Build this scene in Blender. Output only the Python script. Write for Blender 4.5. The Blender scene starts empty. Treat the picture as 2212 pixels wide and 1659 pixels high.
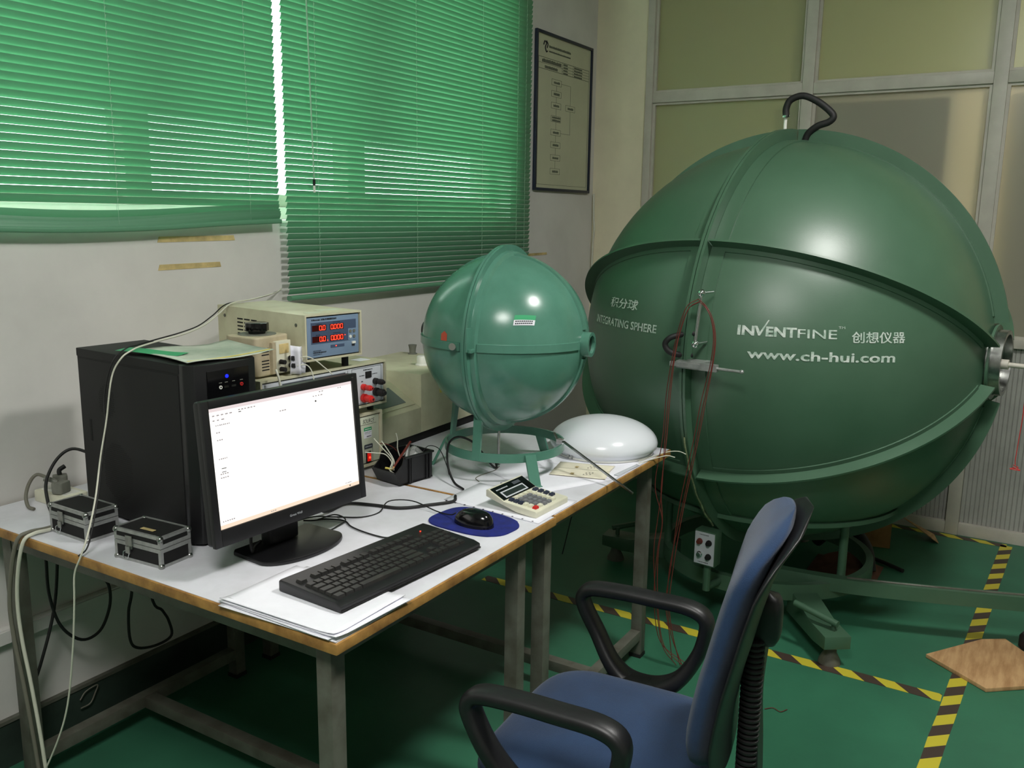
import bpy, bmesh, math, random
from mathutils import Vector, Matrix

random.seed(7)
SC = bpy.context.scene
COL = SC.collection
R = math.radians

# ------------------------------------------------------------------ camera
cam_d = bpy.data.cameras.new('camera')
cam_d.sensor_fit = 'HORIZONTAL'
cam_d.sensor_width = 36.0
cam_d.lens = 31.073
cam_d.clip_start = 0.02
cam = bpy.data.objects.new('camera', cam_d)
COL.objects.link(cam)
_r = Vector((0.52171, -0.85302, 0.01334))
_u = Vector((0.15231, 0.10852, 0.98236))
_f = Vector((0.83942, 0.51047, -0.18654))
cam.matrix_world = Matrix(((_r.x, _u.x, -_f.x, 0.0), (_r.y, _u.y, -_f.y, 0.0), (_r.z, _u.z, -_f.z, 1.49), (0, 0, 0, 1)))
SC.camera = cam

# ------------------------------------------------------------------ world, light, exposure
W = bpy.data.worlds.new('daylight'); SC.world = W; W.use_nodes = True
_bg = W.node_tree.nodes['Background']
_bg.inputs['Color'].default_value = (0.86, 1.0, 0.93, 1)      # even overcast sky
_bg.inputs['Strength'].default_value = 12.5
LAMP_MAIN, LAMP_BACK = 126.0, 32.0                               # emission of the two ceiling lamps
SC.view_settings.view_transform = 'Standard'
SC.view_settings.look = 'None'
SC.view_settings.gamma = 1.0
SC.view_settings.use_curve_mapping = False
SC.view_settings.exposure = 0.0
SC.cycles.use_denoising = True
SC.cycles.max_bounces = 10
SC.cycles.diffuse_bounces = 6
SC.cycles.glossy_bounces = 4
SC.cycles.transmission_bounces = 6
SC.cycles.transparent_max_bounces = 10
SC.cycles.sample_clamp_indirect = 6.0

# ------------------------------------------------------------------ materials
def s2l(c):
    return tuple(((v / 12.92) if v <= 0.04045 else ((v + 0.055) / 1.055) ** 2.4) for v in c)

def mat(name, rgb, rough=0.5, metal=0.0, var=0.0, scale=20.0, bump=0.0, bscale=200.0, coat=0.0, spec=0.5, rgb2=None, stretch=None, emit=None, emit_s=0.0, sheen=0.0):
    """procedural principled material; rgb in 0..255 sRGB; var = strength of a noise blend toward rgb2"""
    m = bpy.data.materials.new(name); m.use_nodes = True
    nt = m.node_tree; b = nt.nodes['Principled BSDF']
    c = s2l([v / 255 for v in rgb])
    b.inputs['Base Color'].default_value = (*c, 1)
    b.inputs['Roughness'].default_value = rough
    b.inputs['Metallic'].default_value = metal
    b.inputs['Specular IOR Level'].default_value = spec
    b.inputs['Coat Weight'].default_value = coat
    b.inputs['Coat Roughness'].default_value = 0.15
    if sheen: b.inputs['Sheen Weight'].default_value = sheen
    tc = nt.nodes.new('ShaderNodeTexCoord'); src = tc.outputs['Object']
    if stretch:
        mp = nt.nodes.new('ShaderNodeMapping'); mp.inputs['Scale'].default_value = stretch
        nt.links.new(src, mp.inputs['Vector']); src = mp.outputs['Vector']
    if var:
        n = nt.nodes.new('ShaderNodeTexNoise'); n.inputs['Scale'].default_value = scale; n.inputs['Detail'].default_value = 6
        n.inputs['Roughness'].default_value = 0.6
        nt.links.new(src, n.inputs['Vector'])
        cr = nt.nodes.new('ShaderNodeValToRGB')
        cr.color_ramp.elements[0].position = 0.38; cr.color_ramp.elements[1].position = 0.66
        c2 = s2l([v / 255 for v in (rgb2 or [min(255, v * (1 - var)) for v in rgb])])
        cr.color_ramp.elements[0].color = (*c, 1); cr.color_ramp.elements[1].color = (*c2, 1)
        nt.links.new(n.outputs['Fac'], cr.inputs['Fac']); nt.links.new(cr.outputs['Color'], b.inputs['Base Color'])
    if bump:
        n2 = nt.nodes.new('ShaderNodeTexNoise'); n2.inputs['Scale'].default_value = bscale; n2.inputs['Detail'].default_value = 3
        nt.links.new(src, n2.inputs['Vector'])
        bp = nt.nodes.new('ShaderNodeBump'); bp.inputs['Strength'].default_value = bump; bp.inputs['Distance'].default_value = 0.002
        nt.links.new(n2.outputs['Fac'], bp.inputs['Height']); nt.links.new(bp.outputs['Normal'], b.inputs['Normal'])
    if emit:
        b.inputs['Emission Color'].default_value = (*s2l([v / 255 for v in emit]), 1)
        b.inputs['Emission Strength'].default_value = emit_s
    return m

M = {}
M['wall'] = mat('wall_paint', (214, 212, 208), 0.9, var=0.05, scale=3, bump=0.08, bscale=60)
M['wall_dim'] = mat('low_bounce_wall_paint', (170, 168, 160), 0.9, var=0.05, scale=3)  # darkened colour for the two out-of-view walls, set to reduce bounced fill light
M['cream'] = mat('cream_paint', (236, 228, 200), 0.9, var=0.05, scale=3, bump=0.08, bscale=60)
M['ceil'] = mat('ceiling_paint', (182, 180, 174), 0.95, var=0.04, scale=2)
M['floor'] = mat('green_floor_paint', (56, 116, 88), 0.42, var=0.4, scale=2.2, rgb2=(50, 102, 78), bump=0.12, bscale=90, spec=0.35)
M['base'] = mat('dark_skirting_paint', (44, 58, 50), 0.6, var=0.3, scale=8)
M['alu'] = mat('white_aluminium', (196, 192, 180), 0.45, var=0.06, scale=10)
M['rib'] = mat('ribbed_panel', (170, 170, 164), 0.55, var=0.06, scale=12)
M['green'] = mat('green_hammered_paint', (68, 100, 78), 0.40, var=0.12, scale=5, rgb2=(62, 94, 72), bump=0.05, bscale=240, spec=0.8)
M['green_small'] = mat('green_enamel', (86, 136, 118), 0.24, var=0.14, scale=9, rgb2=(78, 126, 108), bump=0.03, bscale=200, spec=0.55)
M['stencil'] = mat('white_stencil_paint', (206, 212, 206), 0.7, var=0.35, scale=60, rgb2=(140, 168, 150))
M['chrome'] = mat('chrome', (220, 222, 222), 0.12, metal=1.0)
M['steel'] = mat('brushed_steel', (170, 172, 168), 0.3, metal=1.0, var=0.2, scale=30)
M['steel_grey'] = mat('grey_painted_steel', (98, 100, 90), 0.5, var=0.25, scale=14, rgb2=(78, 76, 66))
M['laminate'] = mat('white_laminate', (224, 224, 232), 0.4, var=0.05, scale=6, rgb2=(206, 206, 212))
M['edge'] = mat('brown_edge_band', (178, 134, 70), 0.6, var=0.8, scale=16, rgb2=(126, 88, 44), bump=0.2, bscale=80)
M['ply'] = mat('plywood', (196, 158, 112), 0.75, var=0.6, scale=7, rgb2=(164, 124, 82), stretch=(1, 6, 1))
M['paper'] = mat('white_paper', (236, 236, 244), 0.85, var=0.03, scale=10)
M['paper2'] = mat('cream_paper', (232, 226, 204), 0.8, var=0.06, scale=10)
M['black'] = mat('black_plastic', (24, 24, 26), 0.42, var=0.2, scale=20, bump=0.05, bscale=400)
M['black_satin'] = mat('black_satin_plastic', (16, 16, 18), 0.34)
M['black_gloss'] = mat('black_gloss_plastic', (12, 12, 14), 0.16)
M['black_steel'] = mat('black_powder_steel', (13, 13, 14), 0.65, var=0.15, scale=10, bump=0.06, bscale=500)
M['rubber'] = mat('black_rubber', (22, 22, 22), 0.6)
M['blackmat'] = mat('matte_black', (10, 10, 10), 0.8)
M['key'] = mat('black_key', (34, 34, 34), 0.5, var=0.3, scale=30, rgb2=(50, 48, 44))
M['blue_fabric'] = mat('blue_chair_fabric', (38, 60, 92), 0.92, var=0.22, scale=9, rgb2=(34, 52, 80), bump=0.5, bscale=700, sheen=0.15, spec=0.2)
M['blue_pad'] = mat('blue_mouse_pad', (18, 32, 120), 0.85, var=0.2, scale=40, bump=0.2, bscale=600)
M['beige'] = mat('beige_metal', (210, 206, 178), 0.5, var=0.15, scale=9, rgb2=(194, 188, 160))
M['beige_dark'] = mat('olive_beige_metal', (200, 198, 170), 0.55, var=0.15, scale=8, rgb2=(182, 178, 150))
M['bakelite'] = mat('cream_moulding', (190, 178, 150), 0.5, var=0.2, scale=14, rgb2=(168, 154, 126))
M['panel_grey'] = mat('grey_fascia', (196, 200, 206), 0.5)
M['panel_blue'] = mat('blue_grey_fascia', (124, 146, 172), 0.45, var=0.05, scale=12)
M['panel_dblue'] = mat('slate_fascia', (72, 86, 112), 0.45)
M['panel_ivory'] = mat('ivory_fascia', (214, 218, 196), 0.5, var=0.04, scale=10)
M['dgrey'] = mat('dark_grey_print', (70, 76, 82), 0.6)
M['ink'] = mat('dark_ink', (36, 38, 44), 0.8)
M['ink_soft'] = mat('faded_ink', (92, 98, 84), 0.85)
M['red_dark'] = mat('dark_red_window', (60, 8, 8), 0.25)
M['led'] = mat('red_led', (255, 40, 20), 0.4, emit=(255, 60, 40), emit_s=3.2)
M['led_hot'] = mat('red_neon', (255, 60, 40), 0.3, emit=(255, 44, 24), emit_s=5.0)
M['led_dim'] = mat('red_rocker', (150, 20, 14), 0.25, emit=(220, 24, 12), emit_s=0.5)
M['led_blue'] = mat('blue_led', (20, 20, 255), 0.3, emit=(10, 20, 255), emit_s=6.0)
M['red'] = mat('red_plastic', (206, 42, 40), 0.3)
M['red_wire'] = mat('red_wire_sheath', (104, 42, 34), 0.5)
M['orange'] = mat('orange_sticker', (196, 84, 60), 0.6)
M['green_st'] = mat('green_sticker', (40, 160, 104), 0.5)
M['white_pl'] = mat('white_plastic', (232, 232, 224), 0.35, var=0.03, scale=10)
M['ivory_pl'] = mat('ivory_plastic', (224, 222, 200), 0.4, var=0.06, scale=12)
M['dome'] = mat('opal_acrylic', (226, 230, 236), 0.22, spec=0.5)
M['grey_pl'] = mat('grey_plastic', (120, 122, 112), 0.5, var=0.15, scale=20)
M['cable_white'] = mat('white_cable', (206, 206, 190), 0.5)
M['cable_grey'] = mat('grey_cable', (110, 108, 96), 0.55)
M['keypad'] = mat('keypad_membrane', (104, 114, 112), 0.5)
M['cord'] = mat('pale_green_cord', (150, 186, 160), 0.6)
M['lcd'] = mat('lcd_glass', (44, 52, 50), 0.15)
M['navy_key'] = mat('navy_key', (44, 50, 70), 0.45)
M['grey_key'] = mat('grey_key', (120, 122, 126), 0.45)
M['masking'] = mat('masking_tape', (212, 190, 132), 0.8, var=0.2, scale=18)
M['yellow_st'] = mat('yellow_sticker', (206, 192, 96), 0.7)
M['cardboard'] = mat('cardboard', (164, 122, 76), 0.9, var=0.2, scale=10)
M['brown'] = mat('brown_cloth', (110, 72, 56), 0.95, var=0.3, scale=12)
M['bag'] = mat('printed_plastic_sleeve', (198, 206, 190), 0.3, var=0.6, scale=9, rgb2=(150, 168, 150))
M['foil'] = mat('clear_bag_plastic', (190, 192, 190), 0.2, var=0.3, scale=30)
M['white_alu'] = mat('case_aluminium', (178, 180, 178), 0.4, metal=0.6, var=0.15, scale=30)
M['pencil'] = mat('red_brown_lacquer', (96, 32, 20), 0.35)
M['wood_tip'] = mat('sharpened_wood', (206, 160, 110), 0.8)
M['gasket'] = mat('pale_gasket', (150, 160, 120), 0.9, var=0.4, scale=40)
M['frame_dark'] = mat('navy_frame', (20, 30, 52), 0.4)
M['poster'] = mat('poster_sheet', (190, 192, 166), 0.35, var=0.04, scale=5)
M['board'] = mat('grey_hardboard', (48, 48, 44), 0.8, var=0.15, scale=4)
M['asphalt'] = mat('concrete', (150, 150, 146), 0.9)

def slat_mat():
    m = bpy.data.materials.new('green_slat_enamel'); m.use_nodes = True
    nt = m.node_tree; b = nt.nodes['Principled BSDF']; out = nt.nodes['Material Output']
    b.inputs['Base Color'].default_value = (*s2l((0.37, 0.57, 0.45)), 1); b.inputs['Roughness'].default_value = 0.36
    t = nt.nodes.new('ShaderNodeBsdfTranslucent'); t.inputs['Color'].default_value = (*s2l((0.36, 0.86, 0.56)), 1)
    mx = nt.nodes.new('ShaderNodeMixShader'); mx.inputs['Fac'].default_value = 0.022
    nt.links.new(b.outputs[0], mx.inputs[1]); nt.links.new(t.outputs[0], mx.inputs[2]); nt.links.new(mx.outputs[0], out.inputs['Surface'])
    return m
M['slat'] = slat_mat()

def glass_mat(name, col, rough, trans):
    """pane: a transparent / translucent mix, so that daylight passes without caustic noise"""
    m = bpy.data.materials.new(name); m.use_nodes = True
    nt = m.node_tree; out = nt.nodes['Material Output']; nt.nodes.remove(nt.nodes['Principled BSDF'])
    a = nt.nodes.new('ShaderNodeBsdfTransparent' if trans == 'clear' else 'ShaderNodeBsdfTranslucent')
    a.inputs['Color'].default_value = (*col, 1)
    g = nt.nodes.new('ShaderNodeBsdfGlossy'); g.inputs['Roughness'].default_value = rough; g.inputs['Color'].default_value = (1, 1, 1, 1)
    mx = nt.nodes.new('ShaderNodeMixShader'); mx.inputs['Fac'].default_value = 0.05
    last = a.outputs[0]
    if trans != 'clear':
        d = nt.nodes.new('ShaderNodeBsdfDiffuse'); d.inputs['Color'].default_value = (*[c * 0.55 for c in col], 1)
        m2 = nt.nodes.new('ShaderNodeMixShader'); m2.inputs['Fac'].default_value = 0.45
        nt.links.new(a.outputs[0], m2.inputs[1]); nt.links.new(d.outputs[0], m2.inputs[2]); last = m2.outputs[0]
    nt.links.new(last, mx.inputs[1]); nt.links.new(g.outputs[0], mx.inputs[2])
    nt.links.new(mx.outputs[0], out.inputs['Surface'])
    return m
M['glass'] = glass_mat('clear_pane', (0.95, 0.98, 0.96), 0.0, 'clear')
M['frost'] = glass_mat('frosted_pane', (0.92, 0.89, 0.74), 0.25, 'frost')
M['frost_green'] = glass_mat('green_frosted_pane', (0.72, 0.76, 0.54), 0.25, 'frost')

def emit_mat(name, col, s):
    m = bpy.data.materials.new(name); m.use_nodes = True
    nt = m.node_tree; out = nt.nodes['Material Output']; nt.nodes.remove(nt.nodes['Principled BSDF'])
    e = nt.nodes.new('ShaderNodeEmission'); e.inputs['Color'].default_value = (*col, 1); e.inputs['Strength'].default_value = s
    nt.links.new(e.outputs[0], out.inputs['Surface'])
    return m
M['lamp_main'] = emit_mat('lamp_diffuser_main', (1.0, 0.985, 0.945), LAMP_MAIN)
M['lamp_back'] = emit_mat('lamp_diffuser_back', (1.0, 0.985, 0.945), LAMP_BACK)
M['screen'] = emit_mat('lit_screen', (1.0, 0.965, 0.90), 1.5)
M['screen_bar'] = emit_mat('screen_title_bar', (0.86, 0.74, 0.74), 1.0)
M['screen_task'] = emit_mat('screen_task_bar', (1.0, 0.80, 0.62), 1.0)
M['screen_ink'] = emit_mat('screen_text', (0.55, 0.5, 0.5), 0.7)
M['screen_dark'] = emit_mat('screen_bold_text', (0.2, 0.2, 0.2), 0.5)

def hazard_mat():
    m = bpy.data.materials.new('hazard_stripes'); m.use_nodes = True
    nt = m.node_tree; b = nt.nodes['Principled BSDF']; b.inputs['Roughness'].default_value = 0.5
    tc = nt.nodes.new('ShaderNodeTexCoord'); sp = nt.nodes.new('ShaderNodeSeparateXYZ'); nt.links.new(tc.outputs['Object'], sp.inputs[0])
    ad = nt.nodes.new('ShaderNodeMath'); ad.operation = 'ADD'; nt.links.new(sp.outputs['X'], ad.inputs[0]); nt.links.new(sp.outputs['Y'], ad.inputs[1])
    dv = nt.nodes.new('ShaderNodeMath'); dv.operation = 'DIVIDE'; dv.inputs[1].default_value = 0.135; nt.links.new(ad.outputs[0], dv.inputs[0])
    fr = nt.nodes.new('ShaderNodeMath'); fr.operation = 'FRACT'; nt.links.new(dv.outputs[0], fr.inputs[0])
    gt = nt.nodes.new('ShaderNodeMath'); gt.operation = 'GREATER_THAN'; gt.inputs[1].default_value = 0.5; nt.links.new(fr.outputs[0], gt.inputs[0])
    n = nt.nodes.new('ShaderNodeTexNoise'); n.inputs['Scale'].default_value = 25
    mx = nt.nodes.new('ShaderNodeMix'); mx.data_type = 'RGBA'
    mx.inputs['A'].default_value = (*s2l((0.27, 0.22, 0.19)), 1); mx.inputs['B'].default_value = (*s2l((0.78, 0.73, 0.22)), 1)
    nt.links.new(gt.outputs[0], mx.inputs['Factor']); nt.links.new(mx.outputs['Result'], b.inputs['Base Color'])
    return m
M['hazard'] = hazard_mat()

# ------------------------------------------------------------------ mesh helpers
class MB:
    """collects geometry for ONE mesh object"""
    def __init__(s): s.v = []; s.f = []; s.M = Matrix.Identity(4)
    def add(s, vs, fs):
        o = len(s.v); s.v += [tuple(s.M @ Vector(p)) for p in vs]; s.f += [tuple(i + o for i in q) for q in fs]; return s
    def box(s, x0, x1, y0, y1, z0, z1):
        return s.add([(x0, y0, z0), (x1, y0, z0), (x1, y1, z0), (x0, y1, z0), (x0, y0, z1), (x1, y0, z1), (x1, y1, z1), (x0, y1, z1)],
                     [(0, 3, 2, 1), (4, 5, 6, 7), (0, 1, 5, 4), (1, 2, 6, 5), (2, 3, 7, 6), (3, 0, 4, 7)])
    def prism(s, poly, a0, a1, axis='z'):
        """extrude a 2-D polygon along an axis: z -> (x,y), y -> (x,z), x -> (y,z)"""
        def P(p, a): return {'z': (p[0], p[1], a), 'y': (p[0], a, p[1]), 'x': (a, p[0], p[1])}[axis]
        n = len(poly)
        return s.add([P(p, a0) for p in poly] + [P(p, a1) for p in poly],
                     [tuple(range(n - 1, -1, -1)), tuple(range(n, 2 * n))] + [(i, (i + 1) % n, n + (i + 1) % n, n + i) for i in range(n)])
    def cyl(s, p0, p1, r0, r1=None, n=16, caps=True):
        r1 = r0 if r1 is None else r1; p0 = Vector(p0); p1 = Vector(p1); d = (p1 - p0).normalized()
        a = d.orthogonal().normalized(); b = d.cross(a); vs = []
        for p, r in ((p0, r0), (p1, r1)):
            vs += [tuple(p + a * (r * math.cos(2 * math.pi * i / n)) + b * (r * math.sin(2 * math.pi * i / n))) for i in range(n)]
        fs = [(i, (i + 1) % n, n + (i + 1) % n, n + i) for i in range(n)]
        if caps: fs += [tuple(range(n - 1, -1, -1)), tuple(range(n, 2 * n))]
        return s.add(vs, fs)
    def sphere(s, c, r, n=12, m=8):
        c = Vector(c); vs = [tuple(c + Vector((0, 0, r)))]
        for j in range(1, m):
            t = math.pi * j / m
            vs += [tuple(c + Vector((r * math.sin(t) * math.cos(2 * math.pi * i / n), r * math.sin(t) * math.sin(2 * math.pi * i / n), r * math.cos(t)))) for i in range(n)]
        vs.append(tuple(c - Vector((0, 0, r)))); fs = [(0, 1 + i, 1 + (i + 1) % n) for i in range(n)]
        for j in range(m - 2):
            o = 1 + j * n; fs += [(o + i, o + n + i, o + n + (i + 1) % n, o + (i + 1) % n) for i in range(n)]
        o = 1 + (m - 2) * n; fs += [(o + i, o + n, o + (i + 1) % n) for i in range(n)]
        return s.add(vs, fs)
    def lathe(s, prof, n=32, axis='z', c=(0, 0, 0), closed=False):
        """profile of (radius, along) turned round an axis through c"""
        def P(r, a, t):
            x, y = r * math.cos(t), r * math.sin(t)
            q = {'z': (x, y, a), 'x': (a, x, y), 'y': (y, a, x)}[axis]
            return (q[0] + c[0], q[1] + c[1], q[2] + c[2])
        k = len(prof); vs = [P(r, a, 2 * math.pi * i / n) for i in range(n) for r, a in prof]
        fs = []
        for i in range(n):
            j = (i + 1) % n
            for q in range(k if closed else k - 1):
                fs.append((i * k + q, j * k + q, j * k + (q + 1) % k, i * k + (q + 1) % k))
        if not closed:
            for e in (0, k - 1):
                if prof[e][0] > 1e-5: fs.append(tuple(i * k + e for i in (range(n) if e else range(n - 1, -1, -1))))
        return s.add(vs, fs)
    def tube(s, pts, r, n=8, closed=False, sub=6, smooth=True, sect=None):
        """tube (or swept section) along a smooth path"""
        P = [Vector(p) for p in pts]
        if smooth and len(P) > 2:
            Q = []; m = len(P)
            rng = range(m) if closed else range(m - 1)
            for i in rng:
                p0 = P[(i - 1) % m] if (closed or i > 0) else P[0] * 2 - P[1]
                p1, p2 = P[i], P[(i + 1) % m]
                p3 = P[(i + 2) % m] if (closed or i + 2 < m) else P[-1] * 2 - P[-2]
                for k in range(sub):
                    t = k / sub
                    Q.append(0.5 * ((2 * p1) + (p2 - p0) * t + (2 * p0 - 5 * p1 + 4 * p2 - p3) * t * t + (3 * p1 - p0 - 3 * p2 + p3) * t ** 3))
            if not closed: Q.append(P[-1])
            P = Q
        m = len(P); T = []
        for i in range(m):
            a = P[(i - 1) % m] if (closed or i > 0) else P[i]; b = P[(i + 1) % m] if (closed or i < m - 1) else P[i]
            T.append((b - a).normalized() if (b - a).length > 1e-9 else Vector((0, 0, 1)))
        up = Vector((0, 0, 1)) if abs(T[0].z) < 0.9 else Vector((1, 0, 0))
        N = (up - T[0] * up.dot(T[0])).normalized(); vs = []
        sec = sect or [(r * math.cos(2 * math.pi * k / n), r * math.sin(2 * math.pi * k / n)) for k in range(n)]
        n = len(sec)
        for i in range(m):
            N = (N - T[i] * N.dot(T[i])); N = N.normalized() if N.length > 1e-9 else T[i].orthogonal().normalized()
            B = T[i].cross(N)
            rr = r(i / (m - 1)) if callable(r) else 1.0
            vs += [tuple(P[i] + N * (a * rr) + B * (b * rr)) for a, b in sec]
        fs = []
        for i in range(m if closed else m - 1):
            j = (i + 1) % m
            fs += [(i * n + k, i * n + (k + 1) % n, j * n + (k + 1) % n, j * n + k) for k in range(n)]
        if not closed: fs += [tuple(range(n - 1, -1, -1)), tuple((m - 1) * n + k for k in range(n))]
        return s.add(vs, fs)
    def grid(s, fn, nu, nv, cu=False, cv=False):
        vs = [tuple(fn(i / (nu if cu else nu), j / nv)) for i in range(nu if cu else nu + 1) for j in range(nv + (0 if cv else 1))]
        k = nv + (0 if cv else 1); mu = nu if cu else nu + 1; fs = []
        for i in range(nu):
            for j in range(nv):
                a, b = i, (i + 1) % mu; c, d = j, (j + 1) % k
                fs.append((a * k + c, b * k + c, b * k + d, a * k + d))
        return s.add(vs, fs)
    def text(s, body, h, place, width=None, bold=0.0):
        """flat lettering: place(x, y) -> 3-D point; h = cap height; width squeezes the line"""
        c = bpy.data.curves.new('t', 'FONT'); c.body = body; c.size = 1.0; c.offset = bold; c.resolution_u = 3
        o = bpy.data.objects.new('t', c); COL.objects.link(o)
        dg = bpy.context.evaluated_depsgraph_get()
        me = bpy.data.meshes.new_from_object(o.evaluated_get(dg))
        vs = [v.co.copy() for v in me.vertices]; fs = [tuple(p.vertices) for p in me.polygons]
        bpy.data.objects.remove(o); bpy.data.curves.remove(c); bpy.data.meshes.remove(me)
        if not vs: return s
        x0 = min(v.x for v in vs); x1 = max(v.x for v in vs); k = h / 0.73
        kx = (width / (x1 - x0)) if width else k
        return s.add([place((v.x - x0) * kx, v.y * k) for v in vs], fs)
    def build(s, name, m, parent=None, smooth=None, bevel=0.0, seg=2, loc=None, rot=None, solid=0.0, recalc=True):
        me = bpy.data.meshes.new(name); me.from_pydata(s.v, [], s.f)
        if bevel or recalc:
            bm = bmesh.new(); bm.from_mesh(me)
            if recalc: bmesh.ops.recalc_face_normals(bm, faces=bm.faces)
            if bevel:
                es = [e for e in bm.edges if len(e.link_faces) == 2 and e.calc_face_angle(0) > R(32)]
                bmesh.ops.bevel(bm, geom=es, offset=bevel, segments=seg, profile=0.6, affect='EDGES', clamp_overlap=True)
            bm.to_mesh(me); bm.free()
        me.materials.append(M[m] if isinstance(m, str) else m)
        if smooth is None: smooth = 40 if bevel else 0
        if smooth:
            me.shade_smooth(); me.set_sharp_from_angle(angle=R(smooth))
        o = bpy.data.objects.new(name, me); COL.objects.link(o)
        if parent: o.parent = parent
        if loc: o.location = loc
        if rot: o.rotation_euler = rot
        return o

def tag(o, label, cat, group=None):
    o['label'] = label; o['category'] = cat
    if group: o['group'] = group
    return o
def thing(name, label, cat, loc=(0, 0, 0), rz=0.0, group=None, rot=None):
    o = bpy.data.objects.new(name, None); o.empty_display_size = 0.05; COL.objects.link(o)
    o.location = loc; o.rotation_euler = rot or (0, 0, R(rz))
    return tag(o, label, cat, group)
def struct(o): o['kind'] = 'structure'; return o
def room(name, loc=(0, 0, 0)):
    o = bpy.data.objects.new(name, None); COL.objects.link(o); o.location = loc; return struct(o)
def bx(name, m, parent, x0, x1, y0, y1, z0, z1, bevel=0.0, **k):
    return MB().box(x0, x1, y0, y1, z0, z1).build(name, m, parent, bevel=bevel, **k)
def share(o, name, parent, loc, rot=None, m=None):
    c = o.copy(); c.name = name; COL.objects.link(c); c.parent = parent; c.location = loc
    if rot: c.rotation_euler = rot
    return c
def cable(name, m, r, pts, label, cat='cable', n=8, group=None, sub=6):
    return tag(MB().tube(pts, r, n, sub=sub).build(name, m, smooth=60), label, cat, group)
def rrect(x0, x1, y0, y1, r, n=5):
    out = []
    for cx, cy, a in ((x1 - r, y1 - r, 0), (x0 + r, y1 - r, 90), (x0 + r, y0 + r, 180), (x1 - r, y0 + r, 270)):
        out += [(cx + r * math.cos(R(a + 90 * i / n)), cy + r * math.sin(R(a + 90 * i / n))) for i in range(n + 1)]
    return out
# ================================================================== THE ROOM
XC, YW, YB, XB, H = 4.62, 2.29, -2.6, -2.6, 3.1          # partition, window wall, wall behind, wall at left, height
XE = 6.6                                                   # far wall of the passage behind the partition
struct(MB().box(XB - .2, XE + .2, YB - .2, YW + .24, -.15, 0).build('floor', 'floor'))
struct(MB().box(XB - .2, XE + .2, YB - .2, YW + .24, H, H + .15).build('ceiling', 'ceil'))
WX0, WX1, WZ0, WZ1 = .35, 3.73, 1.455, 2.74                # window opening
wl = MB()
wl.box(XB - .2, WX0, YW, YW + .24, 0, H); wl.box(WX1, XE + .2, YW, YW + .24, 0, H)
wl.box(WX0, WX1, YW, YW + .24, 0, WZ0); wl.box(WX0, WX1, YW, YW + .24, WZ1, H)
struct(wl.build('wall_left', 'wall'))
struct(MB().box(XB - .2, XE + .2, YB - .2, YB, 0, H).build('wall_right', 'wall_dim'))
struct(MB().box(XB - .2, XB, YB, YW, 0, H).build('wall_back', 'wall_dim'))
struct(MB().box(XE, XE + .2, YB, YW, 0, H).build('wall_passage', 'cream'))
struct(MB().box(-12, 16, YW + .24, 22, -.6, -.5).build('ground', 'asphalt'))
bb = room('baseboard_left')
bx('board', 'base', bb, XB, XC - .02, YW - .012, YW, 0, .128)
bx('cap', 'steel_grey', bb, XB, XC - .02, YW - .016, YW, .128, .138)
dt = room('trim_1')                                         # cable duct along the window wall
bx('duct_body', 'wall', dt, XB, 2.2, YW - .022, YW, .352, .396, .002)
bx('duct_lid', 'wall', dt, XB, 2.2, YW - .026, YW - .022, .357, .391)

# window: aluminium sashes and panes
wn = room('window_1', ((WX0 + WX1) / 2, YW + .13, WZ0))
def wbox(name, m, x0, x1, y0, y1, z0, z1, bev=.003):
    cx = (WX0 + WX1) / 2
    return bx(name, m, wn, x0 - cx, x1 - cx, y0 - YW - .13, y1 - YW - .13, z0 - WZ0, z1 - WZ0, bev)
wbox('sill', 'white_pl', WX0, WX1, YW + .0, YW + .22, WZ0, WZ0 + .012)
wbox('bottom_track', 'white_pl', WX0, WX1, YW + .09, YW + .17, WZ0 + .012, WZ0 + .055)
wbox('top_track', 'alu', WX0, WX1, YW + .09, YW + .17, WZ1 - .05, WZ1)
for x0, x1 in ((WX0, WX0 + .05), (WX1 - .05, WX1)): wbox('jamb', 'alu', x0, x1, YW + .09, YW + .17, WZ0 + .055, WZ1 - .05)
MUL = [(.90, .07), (1.74, .09), (2.72, .10)]
for c, w in MUL: wbox('mullion', 'alu', c - w / 2, c + w / 2, YW + .09, YW + .17, WZ0 + .055, WZ1 - .05)
xs = [WX0 + .05] + [v for c, w in MUL for v in (c - w / 2, c + w / 2)] + [WX1 - .05]
for i in range(0, len(xs), 2):
    wbox('sash_rail', 'alu', xs[i], xs[i + 1], YW + .115, YW + .145, WZ0 + .055, WZ0 + .10)
    wbox('pane', 'glass', xs[i], xs[i + 1], YW + .127, YW + .132, WZ0 + .10, WZ1 - .05, 0)

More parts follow.
